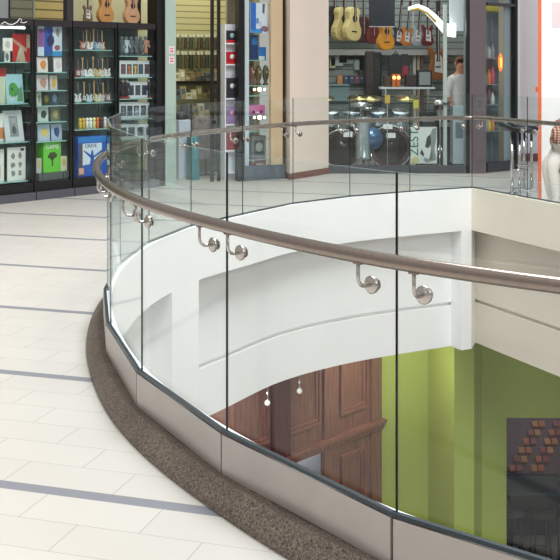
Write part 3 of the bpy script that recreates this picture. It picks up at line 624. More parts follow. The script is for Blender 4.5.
# display window right of the black post: white strip, poster, lit ornaments, boxes
post(FB, 245, 249, .05, .2, 3.4, C3(214, 222, 234), 'trim_13', .03)
s0, s1 = FB.s_of(245), FB.s_of(284)
struct(Box('baseboard_right', None, 0, 1, 0, 1, 0, 1, KERB2)).matrix_world = FB.M() @ at(FB.s_of(244.5, -.04), -.04, 0) @ Matrix.Diagonal((FB.s_of(285, -.04)-FB.s_of(244.5, -.04), .12, .21, 1))
t = thing('shop_window_shelving', 'tall glazed case with lit shelves between the black post and the cream panel', 'display case', FB.w(s0, .05), FB.rz)
W = FB.s_of(271)-s0
Box('back_panel', t, 0, W+.02, .5, .52, .2, 3.3, mat('case_back', (112, 104, 88), .5, vary=.3, scale=4)); Box('glass', t, 0, W, -.012, -.006, .2, 3.3, SGLASS)
zz = [FB.z(260, y, .3) for y in (60, 85, 95, 114, 130, 158, 167.5)]
for z in zz: Box('shelf', t, .05, W, .05, .5, z-.012, z, SHELFG)
sheet(FB, 250.5, 270, 3, 33, .12, 'manga_poster', 'blue and white poster of abstract shapes near the top of the lit case', 'poster',
   lambda W, H: [(C3(40, 110, 210), rectp(W, H, 0, .28, .1, 1)), (C3(60, 150, 226), rectp(W, H, 0, .6, 0, .14)), (C3(90, 96, 120), [(W*.62, H*.98), (W*.74, H*.98), (W*.7, H*.62), (W*.6, H*.7)]), (C3(150, 110, 130), blob(W, H, .72, .14, .2, .1, seed=3)), (C3(120, 150, 200), blob(W, H, .35, .4, .08, .1, seed=5)), (C3(200, 214, 240), blob(W, H, .5, .3, .1, .12, seed=9))], base=C3(226, 232, 248))
sheet(FB, 251, 258, 35, 60, .3, 'game_box', 'dark blue box below the poster in the lit case', 'box', lambda W, H: [(C3(40, 120, 200), rectp(W, H, .1, .9, .6, .9))], base=C3(30, 60, 120), z=zz[0])
sheet(FB, 259, 266, 47, 60, .25, 'game_box', 'bright blue box with white label below the poster', 'box', lambda W, H: [(C3(230, 240, 246), rectp(W, H, 0, .8, .0, .3))], base=C3(40, 120, 206), z=zz[0])
MASK = mat('bronze_ornament', (120, 96, 70), .4, .3)
for i, x in enumerate((252, 258.5, 265.5)):
    p = FB.w(FB.s_of(x, .25), .25, zz[1]+.001); t = thing('bronze_ornament', '%s bronze ornament, %s of three under the blue boxes' % (['reddish', 'mid brown', 'greenish'][i], ORD[i]), 'ornament', p, FB.rz, 'bronze ornaments in the lit case')
    mt = mat('ornament_%d' % i, [(130, 84, 78), (110, 90, 66), (96, 104, 76)][i], .4, .2, vary=.3, scale=25); b = MB(); b.lathe([(.001, 0), (.045, 0), (.04, .02), (.02, .04), (.045, .12), (.05, .2), (.03, .27), (.001, .3)], mt, 12); b.build('body', t); MB().ball((0, -.045, .19), .018, C3(220, 200, 150)).build('jewel', t)
SPOT = mat('warm_spot_lamp', (255, 226, 170), .5, emit=9)
for r, y in enumerate((87.5, 115.5)):
    for i, x in enumerate((254.5, 259.5, 264.5)):
        p = FB.w(FB.s_of(x, .2), .2, FB.z(x, y+2, .2)); t = thing('spot_lamp', '%s warm spot lamp, %s of three %s the pink box' % (['small', 'bright', 'small'][i], ORD[i], ['above', 'below'][r]), 'lamp', p, FB.rz, 'warm spot lamps in the lit case')
        MB().ball((0, 0, 0), .03 if i == 1 else .018, SPOT).build('bulb', t); MB().box(-.02, .02, .02, .05, -.02, .02, C3(60, 56, 50)).build('socket', t)
def cbox(x0, x1, y0, y1, off, k, c, label, cat='box', nm='carton', dep=.15):
    s0, s1 = FB.s_of(x0, off), FB.s_of(x1, off); H = (y1-y0)*FB.depth((x0+x1)/2, off)/F; t = thing(nm, label, cat, FB.w(s0, off, zz[k]+.001), FB.rz); W = s1-s0
    Box('body', t, 0, W, 0, dep, 0, H, C3(*c), .006); return t, W, H
t, W, H = cbox(249, 265, 104, 113.5, .15, 3, (216, 106, 172), 'bright pink toy case on the shelf between two rows of lamps', 'toy case', 'toy_case')
for x in (.28, .75): MB().lathe([(.001, 0), (.022, 0), (.022, .004), (.001, .004)], C3(90, 40, 90), 12, at(W*x, 0, H*.3) @ RX(PI/2)).build('knob', t)
Box('handle', t, W*.4, W*.62, -.012, 0, H*.12, H*.3, C3(240, 220, 236))
t, W, H = cbox(251, 266, 157, 167, .15, 6, (176, 84, 80), 'brick red box with a white label at the foot of the case', 'box', 'carton'); Box('label_panel', t, W*.35, W*.7, -.003, 0, H*.2, H*.5, C3(236, 226, 222))
t, W, H = cbox(252, 266, 134, 157, .2, 5, (128, 134, 136), 'mottled grey boxed item above the brick red box', 'box', 'carton'); Box('window', t, W*.15, W*.85, -.003, 0, H*.2, H*.8, C3(80, 90, 96)); MB().ball((W*.5, -.004, H*.5), H*.2, C3(160, 164, 160), 10, (1, .2, 1)).build('product', t)
# cream panel and thin black edge, then the cream pillar
PANEL = mat('beige_panel', (208, 184, 150), .6, vary=.02, scale=3)
struct(MB().box(FB.s_of(271, -.02), FB.s_of(283, -.02), -.02, .04, .2, 3.4, PANEL, FB.M()).build('wall_panel')); post(FB, 283, 285, -.03, 0, 3.4, BLACK, 'trim_14', .06)
struct(MB().box(FB.L+.0, FB.L+.5, .1, .16, 0, 3.4, PANEL, FB.M()).build('wall_return'))
PIL = mat('cream_pillar_paint', (240, 226, 214), .6, vary=.015, scale=3)
PP = [(.143, 15.30), (.74, 16.2), (.74, 17.4), (.10, 17.4), (.085, 15.52)]; PQ = [(.14, 15.28), (.757, 16.19), (.755, 17.4), (.09, 17.4), (.075, 15.51)]
def column_(P, z1, mt): m = len(P); return MB().add([(*p, 0) for p in P]+[(*p, z1) for p in P], [tuple(range(m)), tuple(range(m, 2*m))]+[(i, (i+1) % m, m+(i+1) % m, m+i) for i in range(m)], mt)
struct(column_(PP, 3.4, PIL).build('wall_pillar')); struct(column_(PQ, .09, mat('red_brown_skirting', (128, 76, 66), .5)).build('baseboard_pillar'))
# ------------------------------------------------------------------ guitar shop (window_1)
GB_ = 2.6   # depth of the shop
BACK = FD.M()
struct(MB().box(-.4, 2.75, GB_, GB_+.08, 0, 3.4, SLAT_W, BACK).build('wall_guitar_shop'))
struct(MB().box(-.45, -.4, .6, GB_, 0, 3.4, mat('shop_side', (120, 110, 104), .7), BACK).build('wall_guitar_shop_left'))
struct(MB().box(2.9, 2.95, .9, GB_, 0, 3.4, mat('shop_side2', (206, 196, 176), .7), BACK).build('wall_guitar_shop_right'))
wn = bpy.data.objects.new('window_1', None); col.objects.link(wn); wn.location = (.76, 16.2, 0); wn['kind'] = 'structure'
Box('pane', wn, 0, 2.11, .03, .04, .12, 3.4, SGLASS); Box('sill', wn, 0, 2.13, 0, .08, 0, .12, C3(70, 72, 78)); Box('frame', wn, 2.075, 2.145, 0, .08, 0, 3.4, BLACK)
struct(MB().box(2.145, 2.39, -.02, .3, 0, 3.4, TAUPE, BACK).build('wall_taupe')) 
def fw(x, off): return FD.w(FD.s_of(x, off), off)
def fz(x, y, off): return FD.z(x, y, off)
# rail along the wall with hanging guitars
t = thing('wall_rail', 'long grey shelf rail under the hanging guitars', 'shelf', FD.w(-.3, 2.25), 0); z = fz(390, 50, 2.3); Box('board', t, 0, 3.0, 0, .3, z-.05, z, C3(150, 152, 150)); Box('lip', t, 0, 3.0, -.02, 0, z-.09, z+.01, C3(170, 170, 166)); ZR = z
NAT = mat('natural_spruce', (226, 208, 140), .35, coat=.4); SUN = mat('amber_sunburst', (226, 150, 30), .3, coat=.6); RED = mat('cherry_red', (120, 26, 30), .3, coat=.6)
def hang(x, y0, y1, off, mt, kind, label, neck=NKd, tilt=0, guard=None, rz=.5):
    p = fw(x, off); p.z = hz(y1, p.y); L = (y1-y0)*p.y/F; g = guitar('acoustic_guitar' if kind == 'acoustic' else 'electric_guitar', label, 'guitar', p, rz, L, mt, neck, kind, 'guitars hanging in the guitar shop', guard, tilt); MB().tube([(math.sin(tilt)*L*.86, .02, L*.86), (math.sin(tilt)*L*.86, .10, L*.86), (math.sin(tilt)*L*.86+math.sin(rz)*(GB_+16.1-p.y), .10+math.cos(rz)*(GB_+16.1-p.y), L*.86)], .008, CHROME, 6).build('wall_hook', g); return g
hang(343, -30, 41, 2.1, NAT, 'acoustic', 'pale natural acoustic guitar, left one of the pair beside the screen', tilt=.06, rz=.8)
hang(354, -30, 41, 1.9, NAT, 'acoustic', 'pale natural acoustic guitar nearest the black screen', tilt=.06, rz=.8)
hang(387, -9, 50, 1.75, SUN, 'acoustic', 'amber yellow guitar hanging below the black screen', tilt=.0)
hang(335, -25, 34, 2.2, C3(40, 36, 36), 'acoustic', 'dark guitar at the far left behind the pale ones')
hang(364, -12, 42, 2.2, C3(80, 40, 46), 'acoustic', 'dark maroon guitar right of the pale pair')
hang(374, -12, 44, 2.25, RED, 'acoustic', 'cherry red guitar under the left of the screen')
hang(398, -2, 46, 2.2, C3(50, 54, 62), 'electric', 'black electric guitar with white pickguard right of the amber guitar', tilt=.1)
hang(406, 0, 46, 2.18, mat('orange_body', (206, 120, 40), .3, coat=.5), 'electric', 'orange brown electric guitar in the middle of the rail', tilt=.12)
hang(417, -2, 46, 2.18, mat('silver_body', (196, 204, 214), .3, .4), 'electric', 'silver blue electric guitar under the lamp arc', tilt=.12)
hang(428, -5, 46, 2.2, C3(110, 24, 26), 'electric', 'dark red electric guitar with white badge near the white post')
hang(438, 0, 80, 2.1, C3(150, 90, 40), 'electric', 'long brown guitar behind the white post')
# screen
p = fw(382, 1.3); t = thing('wall_screen', 'black flat television hanging above the amber guitar', 'television', (p.x, p.y, hz(27, p.y)), 0); w = 26*p.y/F/2
Box('panel', t, -w, w, 0, .05, 0, .62, mat('screen_black', (28, 30, 40), .2), .006); Box('bottom_bezel', t, -w, w, -.004, 0, 0, .012, C3(190, 192, 200)); Box('reflection_band', t, 0, 0, 0, 0, 0, 0, C3(120, 120, 140)) if False else None
Box('mount', t, -.03, .03, .05, .25, .4, 1.4, C3(60, 60, 66))
# small things on slatwall below rail
for i, (x, y0, y1, c, w, kind) in enumerate([(332.5, 57, 68, (220, 214, 180), 'cream', .05), (337, 53, 66, (190, 204, 196), 'pale grey', .11), (343, 55, 63, (30, 30, 32), 'black', .07), (348, 52, 64, (150, 160, 156), 'grey', .1), (354, 54, 60, (24, 24, 26), 'small black', .12), (359, 56, 70, (176, 190, 186), 'grey green', .08), (362, 52, 84, (60, 44, 40), 'dark brown', .05)]):
    p = fw(x, 2.45); t = thing('accessory_pack', '%s accessory pack on the slatwall, %s from the left below the rail' % (w, ORD[i]), 'accessory pack', (p.x, p.y, hz(y1, p.y)), 0, 'accessories on the slatwall'); H = (y1-y0)*p.y/F
    Box('pack', t, -kind, kind, 0, .1, 0, H, C3(*c), .004); MB().tube([(0, .16, H), (0, -.02, H)], .004, CHROME, 6).build('peg', t)
for i, (x, c, w) in enumerate([(340, (226, 150, 80), 'orange'), (346, (60, 84, 110), 'blue'), (352, (70, 80, 120), 'indigo'), (357, (120, 60, 80), 'plum'), (362, (40, 60, 90), 'navy')]):
    p = fw(x, 2.42); t = thing('effects_pedal', '%s effects pedal, %s of five on the low wall shelf' % (w, ORD[i]), 'pedal', (p.x, p.y, fz(x, 84, 2.42)), 0, 'effects pedals on the low wall shelf'); Box('housing', t, -.05, .05, 0, .1, 0, .15, C3(*c), .01); MB().ball((0, -.005, .1), .015, C3(230, 230, 220)).build('knob', t)
t = thing('low_wall_shelf', 'pale blue grey shelf block under the effects pedals', 'shelf', FD.w(-.15, 2.4), 0); z = fz(345, 84, 2.42); Box('board', t, 0, .62, 0, .2, z-.03, z-.001, C3(150, 176, 180)); Box('fascia', t, 0, .62, .05, .2, z-.3, z-.03, C3(140, 166, 170))
# dark cases, backpacks, shelf with amp
for i, (x, y0, y1, w, c, lb) in enumerate([(370, 51, 98, .09, (60, 44, 42), 'tall brown guitar case left of the coats'), (377.5, 52, 98, .075, (38, 30, 40), 'tall black guitar case with a plum sheen')]):
    p = fw(x, 2.2); t = thing('guitar_case', lb, 'case', (p.x, p.y, 0), 0); H = hz(y0, p.y); Box('shell', t, -w, w, 0, .14, 0, H, C3(*c), .03); Box('handle', t, -.03, .03, -.03, 0, H*.6, H*.62, C3(20, 20, 20))
p = fw(396, 2.0); t = thing('gig_bag', 'black gig bag hanging beside the red one', 'bag', (p.x, p.y, fz(396, 78, 2.0)), 0); b = MB(); H = 24*p.y/F; b.prism([(-.11, 0), (.11, 0), (.13, H*.5), (.1, H*.9), (.03, H), (-.05, H), (-.12, H*.8)], 0, .12, C3(22, 22, 26)); b.build('body', t); MB().tube([(-.03, .05, H), (0, .05, H+.05), (.03, .05, H)], .01, BLACK, 6).build('strap', t)
p = fw(404.5, 1.98); t = thing('gig_bag', 'dark bag with a crimson front pocket', 'bag', (p.x, p.y, fz(404, 78, 2.0)), 0); b = MB(); b.prism([(-.06, 0), (.08, 0), (.09, H*.6), (.06, H), (-.04, H)], 0, .12, C3(26, 22, 28)); b.build('body', t); MB().prism([(-.045, .02), (.065, .02), (.06, H*.5), (-.04, H*.5)], -.02, 0, C3(150, 30, 56)).build('pocket', t)
zsf = fz(405, 87, 1.5); t = thing('white_shelf', 'long bright white shelf carrying an amplifier', 'shelf', (fw(380, 1.5).x, fw(380, 1.5).y, zsf), 0); wS = fw(435, 1.5).x-fw(380, 1.5).x; Box('board', t, 0, wS, 0, .35, -.035, 0, C3(222, 228, 234)); 
for x in (.1, wS-.1): Box('leg', t, x, x+.03, .2, .23, -zsf, -.035, CHROME)
def onshelf(x0, x1, y0, c, label, cat, nm, fr=None):
    a, b_ = fw(x0, 1.55), fw(x1, 1.55); H = hz(y0, a.y)-zsf; t = thing(nm, label, cat, (a.x, a.y, zsf), 0); W = b_.x-a.x; Box('cabinet', t, 0, W, 0, .22, 0, H, C3(*c), .01)
    if fr: Box('grille', t, W*.12, W*.88, -.006, 0, H*.12, H*.88, C3(*fr))
    return t, W, H
onshelf(417.5, 432, 70, (26, 28, 32), 'small black amplifier with a grey grille on the white shelf', 'amplifier', 'guitar_amplifier', (146, 154, 156))
onshelf(406, 417, 75, (30, 26, 28), 'dark box left of the amplifier on the white shelf', 'box', 'equipment_case', (60, 40, 40))
LAMPA = mat('amber_lamp', (255, 190, 110), .5, emit=2.5)
for i, x in enumerate((394, 398.5)):
    t, W, H = onshelf(x-2, x+2, 74, (190, 110, 50), '%s small amber lamp glowing on the white shelf' % ['left', 'right'][i], 'lamp', 'table_lamp'); MB().ball((W/2, -.03, H*.72), .03, LAMPA).build('bulb', t)
onshelf(384, 391, 76, (70, 50, 44), 'dark brown box at the left end of the white shelf', 'box', 'equipment_case')
# tall books/stands above right
for i, (x0, x1, c, w) in enumerate([(413, 416, (220, 214, 200), 'cream'), (417, 420, (206, 184, 160), 'tan'), (420.5, 424, (130, 90, 80), 'brown')]):
    a, b_ = fw(x0, 2.4), fw(x1, 2.4); t = thing('keyboard_carton', '%s upright long box, %s of three behind the amplifier' % (w, ORD[i]), 'box', (a.x, a.y, 0), 0, 'upright long boxes'); Box('carton', t, 0, b_.x-a.x, 0, .12, 0, fz(415, 51, 2.4), C3(*c), .004); Box('end_label', t, .01, .03, -.003, 0, 1.2, 1.5, C3(90, 90, 90))
# white post and glowing arc
WPOST = mat('white_post_paint', (222, 230, 228), .4)
struct(MB().box(fw(443.5, .5).x-.74, fw(447, .5).x-.74, .5, .56, 0, 2.6, WPOST, FD.M()).build('trim_15'))
ARC = mat('white_lit_arch', (255, 255, 250), .4, emit=1.3)
t = thing('lit_arch', 'large glowing white arch sweeping down to the white post', 'light fitting', (fw(410, .8).x, fw(410, .8).y, 0), 0)
b = MB(); P = [(410, 8, 3.2), (418, 6, 4), (427, 10, 5), (436, 18, 7), (444, 27, 9), (450, 30, 12), (456, 30, 14)]; n0 = []
for (x, y, w) in P: p = fw(x, .8); n0.append((p.x-fw(410, .8).x, hz(y, p.y), w*p.y/F/2))
up = [(a, z_+r) for a, z_, r in n0]+[(n0[-1][0], 2.9)]+[(n0[0][0]+.15, 2.75)] if False else [(a, z_+r) for a, z_, r in n0]; dn = [(a, z_-r) for a, z_, r in n0]
b.prism(up+dn[::-1], 0, .25, ARC); b.build('arch_band', t)
b = MB(); b.tube([(a, -.02, z_-r-.01) for a, z_, r in n0[:4]], .02, mat('yellow_trim', (226, 190, 90), .4)); b.build('trim_tube', t); MB().box(.05, .07, .1, .13, 2.3, 3.4, CHROME).build('hanger', t)
struct(MB().box(2.0, 2.35, 1.0, 1.05, 2.2, 3.4, mat('pale_panel', (214, 222, 226), .5), FD.M()).build('wall_soffit'))
struct(MB().box(fw(456, .3).x-.74, 2.12, .3, .36, .5, 3.4, mat('beige_poster_wall', (206, 190, 170), .6), FD.M()).build('wall_beige')) if False else None
# ------------------------------------------------------------------ drum kits, poster behind window
DRUM = [mat('kick_dark', (74, 52, 46), .25, coat=.6), mat('kick_wine', (92, 60, 66), .25, coat=.6)]
SHEEN = mat('silver_shell', (190, 200, 208), .18, .8)
def drumkit(x, off, shell, label, W=.30):
    p = fw(x, off); t = thing('drum_kit', label, 'drum kit', (p.x, p.y, 0), 0, 'drum kits in the guitar shop window')
    MB().lathe([(.001, 0), (W, 0), (W+.012, .0), (W+.012, .03), (W, .035), (W, .36), (W+.012, .365), (W+.012, .4), (.001, .4)], shell, 28, at(0, -.2, W+.03) @ RX(-PI/2)).build('kick_drum', t)
    MB().tube([((W+.006)*math.cos(2*PI*k/32), -.21, W+.03+(W+.006)*math.sin(2*PI*k/32)) for k in range(32)], .014, CHROME, 6, closed=False).build('hoop', t)
    b = MB()
    for k in range(8): a = 2*PI*k/8+.2; b.box(-.012, .012, -.22, .12, -.01, .01, CHROME, at((W+.01)*math.cos(a), 0, W+.03+(W+.01)*math.sin(a)))
    b.build('tension_rods', t); MB().lathe([(.001, 0), (W*.8, 0), (W*.8, .002), (.001, .002)], mat('smoky_drumhead', (58, 46, 44), .15), 28, at(0, -.203, W+.03) @ RX(PI/2)).build('drumhead', t)
    for s in (-1, 1):
        k = MB().lathe([(.001, 0), (.14, 0), (.148, .01), (.14, .02), (.14, .2), (.148, .21), (.14, .22), (.001, .22)], SHEEN, 20, at(s*.18, .0, .72) @ RX(.35)); k.build('tom', t)
        MB().tube([(s*.18, .05, .75), (s*.08, .05, .6)], .012, CHROME, 8).build('tom_mount', t)
        b = MB(); b.tube([(s*.30, .1, 0.25), (s*.30, .1, 1.12)], .012, CHROME, 8)
        for a in (0, 2.1, 4.2): b.tube([(s*.30, .1, .3), (s*.30+.2*math.cos(a), .1+.2*math.sin(a), .01)], .01, CHROME, 6)
        b.build('cymbal_stand', t)
        MB().lathe([(.001, .03), (.03, .028), (.05, .01), (.2, 0), (.2, -.004), (.001, .0)], mat('brass_cymbal', (206, 190, 130), .2, .9), 24, at(s*.30, .1, 1.12) @ RX(.25)).build('cymbal', t)
    b = MB().lathe([(.001, 0), (.16, 0), (.168, .02), (.16, .03), (.16, .12), (.168, .13), (.16, .15), (.001, .15)], SHEEN, 20, at(-.33, .25, .52)); b.build('snare_drum', t)
    b = MB()
    for a in (0, 2.1, 4.2): b.tube([(-.33, .25, .52), (-.33+.15*math.cos(a), .25+.15*math.sin(a), .01)], .01, CHROME, 6)
    b.build('snare_stand', t); return t
drumkit(341, .75, DRUM[0], 'dark brown drum kit beside the cream pillar')
drumkit(389, .75, DRUM[1], 'wine coloured drum kit with chrome stands left of the poster', .33)
def chrome_stand(x, off, h, label):
    p = fw(x, off); t = thing('cymbal_stand', label, 'stand', (p.x, p.y, 0), 0, 'chrome stands in the window'); b = MB().tube([(0, 0, .2), (0, 0, h)], .013, CHROME, 8); b.build('pole', t)
    for a in (.3, 2.4, 4.5): MB().tube([(0, 0, .4), (.13*math.cos(a), .13*math.sin(a), .01)], .011, CHROME, 6).build('leg', t)
    MB().lathe([(.001, .03), (.03, .028), (.18, 0), (.001, -.003)], CHROME, 20, at(0, 0, h) @ RX(.3)).build('cymbal', t)
chrome_stand(361, .45, 1.05, 'chrome stand in the gap left of the wine drum kit'); chrome_stand(368, 1.15, .95, 'short chrome stand close to the wine drum kit'); chrome_stand(440, .6, 1.08, 'chrome stand behind the music poster')
p = fw(363, .5); t = thing('floor_tom', 'polished silver floor tom between the two drum kits', 'drum', (p.x, p.y, 0), 0); b = MB().lathe([(.001, 0), (.13, 0), (.138, .02), (.13, .04), (.13, .62), (.138, .64), (.13, .66), (.001, .66)], SHEEN, 24, at(0, 0, .18)); b.build('shell', t)
for a in (0.2, 2.3, 4.4): MB().tube([(.135*math.cos(a), .135*math.sin(a), .5), (.15*math.cos(a), .15*math.sin(a), 0)], .01, CHROME, 6).build('leg', t)
p = fw(372, .42); t = thing('floor_tom', 'blue tinted snare drum on its side next to the wine kit', 'drum', (p.x, p.y, 0), 0); MB().lathe([(.001, 0), (.17, 0), (.18, .02), (.17, .04), (.17, .16), (.18, .18), (.001, .18)], mat('blue_steel', (90, 120, 160), .2, .7), 24, at(0, 0, .5) @ RX(-PI/2)).build('shell', t); MB().tube([(0, .1, .33), (0, .1, 0)], .012, CHROME, 6).build('stand', t)
for i, (x, y, c, w) in enumerate([(387.5, 100, (222, 176, 70), 'mustard'), (416, 105, (216, 206, 70), 'yellow')]):
    p = fw(x, .3); t = thing('price_tag', '%s tag sticking up in the drum shop window' % w, 'tag', (p.x, p.y, 0), 0); zt = hz(y-5, p.y); Box('card', t, -.04, .04, 0, .008, zt-.13, zt, C3(*c)); MB().tube([(0, .006, 0), (0, .006, zt-.13)], .006, CHROME, 6).build('stick', t)
for x, y0, y1, lb in ((348, 131, 137, 'small white price card on the dark brown drum kit'), (388, 124, 129, 'upper white price card on the wine drum kit'), (391, 133, 138, 'lower white price card on the wine drum kit')):
    p = fw(x, .38); t = thing('price_tag', lb, 'tag', (p.x, p.y, hz(y1, p.y)), 0); MB().box(-.07, .07, 0, .006, 0, .08, C3(240, 240, 246), RX(-.1)).build('card', t); MB().tube([(0, .0, .02), (0, .2, .0)], .004, CHROME, 6).build('clip', t)
p = fw(410.5, .22); t = thing('music_poster', 'white poster with green vertical lettering and a grey ink drawing', 'poster', (p.x, p.y, 0), 0)
W = (437-410.5)*p.y/F; z0, z1 = hz(163.5, p.y), hz(127, p.y); H = z1-z0; Box('board', t, 0, W, 0, .02, z0, z1, C3(234, 238, 238))
b = MB(); g1, g2, g3 = C3(60, 64, 68), C3(150, 156, 160), C3(110, 116, 120)
for mt, pl in ((g2, [(.32, .2), (.5, .1), (.62, .35), (.66, .6), (.82, .95), (.98, .98), (.98, .7), (.9, .4), (.98, .1), (.6, .02)]), (C3(236, 238, 238), [(.42, .2), (.7, .12), (.8, .3), (.72, .6), (.6, .5)]), (g1, [(.55, .45), (.62, .72), (.75, .8), (.78, .55), (.68, .42)]), (g3, [(.7, .1), (.85, .1), (.8, .45)]), (g1, [(.36, .28), (.48, .18), (.52, .26), (.42, .4)])):
    b.prism([(W*x, z0+H*y) for x, y in pl], -.001-.0012*len(b.mats), 0, mt)
b.prism([(W*.02, z0+.01), (W*.3, z0+.01), (W*.33, z0+H*.1), (W*.2, z0+H*.2), (W*.05, z0+H*.12)], -.004, 0, C3(226, 214, 150)); b.build('drawing', t)
text_mesh('lettering', 'ZEST', H*.34, C3(40, 120, 90), t, at(W*.15, -.004, z0+H*.58) @ RX(PI/2) @ RZ(PI/2))
for x in (.1, W-.1): Box('foot', t, x, x+.03, .02, .12, 0, z0+.02, BLACK)
# dark amplifiers along the window foot
for i, (x0, x1, yt, c, w) in enumerate([(331, 338, 128, (60, 40, 36), 'brown'), (350, 356, 120, (36, 34, 38), 'black'), (398, 409, 132, (52, 48, 52), 'charcoal'), (421, 436, 112, (40, 44, 46), 'dark green'), (439, 451, 118, (44, 48, 52), 'slate'), (436, 444, 105, (76, 40, 60), 'plum')]):
    off = 1.1 if i != 5 else 1.25; a, b_ = fw(x0, off), fw(x1, off); t = thing('floor_amplifier', '%s floor amplifier, %s from the left along the shop floor' % (w, ORD[i]), 'amplifier', (a.x, a.y, 0), 0, 'floor amplifiers'); W = b_.x-a.x; H = hz(yt, a.y)
    Box('cabinet', t, 0, W, 0, .09 if i == 4 else .25, 0, H, C3(*c), .012); Box('grille', t, W*.1, W*.9, -.005, 0, H*.1, H*.75, C3(*[v+24 for v in c])); Box('control_strip', t, W*.1, W*.9, -.005, 0, H*.82, H*.92, C3(180, 180, 184))
# pale display column under the person (x 452..466, y 102..160)
p = fw(453, .5); t = thing('white_lectern', 'pale blue white counter block at the right end of the window', 'counter', (p.x, p.y, 0), 0); W = 12.5*p.y/F; Box('body', t, 0, W, 0, .3, .1, hz(106, p.y), C3(196, 210, 220), .008); Box('plinth', t, .01, W-.01, .02, .3, 0, .1, C3(90, 84, 84)); Box('screen', t, W*.2, W*.8, -.004, 0, .5, .75, C3(120, 136, 146))
# ------------------------------------------------------------------ second window with bottles
struct(MB().box(-.03, FE.L+.02, .40, .46, 0, 3.4, mat('grey_blue_back', (150, 158, 170), .6), FE.M()).build('wall_window_back'))
t = bpy.data.objects.new('window_2', None); col.objects.link(t); t.location = (3.18, 16.3, 0); t.rotation_euler = (0, 0, FE.rz); t['kind'] = 'structure'
Box('pane', t, 0, FE.L, .03, .04, .15, 3.4, SGLASS); Box('frame', t, FE.L-.06, FE.L, 0, .08, 0, 3.4, BLACK); Box('top_rail', t, 0, FE.L, 0, .08, FE.z(500, 6), FE.z(500, 3), C3(70, 70, 76)); Box('sill', t, 0, FE.L, 0, .1, 0, .15, C3(66, 66, 74)); Box('light_jamb', t, FE.L-.2, FE.L-.06, .1, .12, .15, 3.2, C3(176, 188, 200))
YEL = C3(230, 210, 90)
t = thing('ceiling_band', 'yellow band across the top of the narrow right window', 'sign', FE.w(.0, .2, FE.z(498, 12, .2)), FE.rz); Box('band', t, .02, .5, 0, .03, 0, .12, YEL); Box('edge', t, .02, .5, -.004, 0, 0, .01, C3(150, 130, 60))
zb = [FE.z(495, y, .3) for y in (58, 84, 104, 130)]
t = thing('window_shelving', 'clear shelving with small colourful goods in the narrow right window', 'shelving', FE.w(.0, .15), FE.rz)
for z in zb: Box('shelf', t, .02, .5, 0, .2, z-.01, z, C3(160, 166, 172))
for x in (.02, .48): Box('upright', t, x, x+.015, .17, .2, 0, 2.4, C3(150, 154, 160))
bc = [(214, 90, 130), (240, 210, 80), (230, 240, 244), (120, 130, 140), (236, 150, 60), (170, 190, 210), (150, 90, 110)]; bn = ['pink', 'yellow', 'white', 'grey', 'orange', 'pale blue', 'plum']
for r, z in enumerate(zb):
    for i in range(5):
        k = (i*3+r*2) % 7; c, w = bc[k], bn[k]
        if r == 0 or (r == 1 and i < 3): c, w = [(150, 160, 170), (200, 206, 212)][i % 2], ['grey', 'silver'][i % 2]
        p = FE.w(.07+.085*i, .25, z+.001); h = .2+.05*((i+r) % 3)
        t = thing('bottle', '%s bottle, %s on the %s shelf of the narrow window' % (w, ORD[i], ['top', 'second', 'third', 'lowest'][r]), 'bottle', p, FE.rz, 'bottles in the narrow window')
        MB().lathe([(.001, 0), (.03, 0), (.032, .01), (.032, h*.6), (.012, h*.8), (.012, h*.95), (.001, h*.95)], C3(*c), 12).build('body', t); MB().lathe([(.001, 0), (.014, 0), (.014, h*.06), (.001, h*.06)], C3(80, 80, 86), 10, at(0, 0, h*.94)).build('cap', t)
p = FE.w(FE.s_of(500, .1), .1, FE.z(500, 72, .1)); t = thing('neon_sign', 'orange and yellow glowing oval sign in the narrow window', 'sign', p, FE.rz); MB().lathe([(.001, 0), (.05, 0), (.055, .01), (.05, .02), (.001, .02)], mat('orange_glow', (255, 120, 50), .4, emit=1.3), 20, at(0, 0, .15) @ Matrix.Diagonal((.9, 1, 2.6, 1)) @ RX(PI/2)).build('oval', t)
MB().box(-.015, .015, -.024, -.02, .07, .22, mat('yellow_glow', (255, 210, 90), .4, emit=1.3)).build('inner_glow', t)
# white wall further right, orange edged white booth
struct(MB().box(3.76, 9, 18.3, 18.4, 0, 3.4, mat('greyish_white_wall', (226, 224, 230), .7), None).build('wall_right')); struct(MB().box(3.76, 9, 18.27, 18.3, 0, .13, mat('red_brown_skirting', (128, 76, 66), .5), None).build('baseboard_back'))
struct(MB().box(3.72, 3.78, 16.75, 18.3, 0, 3.4, mat('greyish_white_wall', (226, 224, 230), .7), None).build('wall_side'))
struct(MB().box(2.95, 3.2, 16.2, 18.3, 3.0, 3.4, TAUPE).build('wall_lintel'))
t = thing('white_booth', 'tall white booth panel with an orange vertical edge at the right', 'booth', (3.13, 12.75, 0), -.25)
Box('panel', t, 0, 3.2, 0, .08, 0, 3.4, mat('white_laminate', (246, 246, 248), .35)); Box('edge_strip', t, -.04, 0, -.01, .09, 0, 3.4, mat('orange_edge', (226, 110, 70), .4)); Box('hinge', t, -.07, -.035, .0, .05, hz(92, 12.75), hz(87, 12.75), C3(206, 100, 60)); Box('notice', t, .12, .5, -.006, 0, 2.1, 2.4, C3(226, 210, 214))
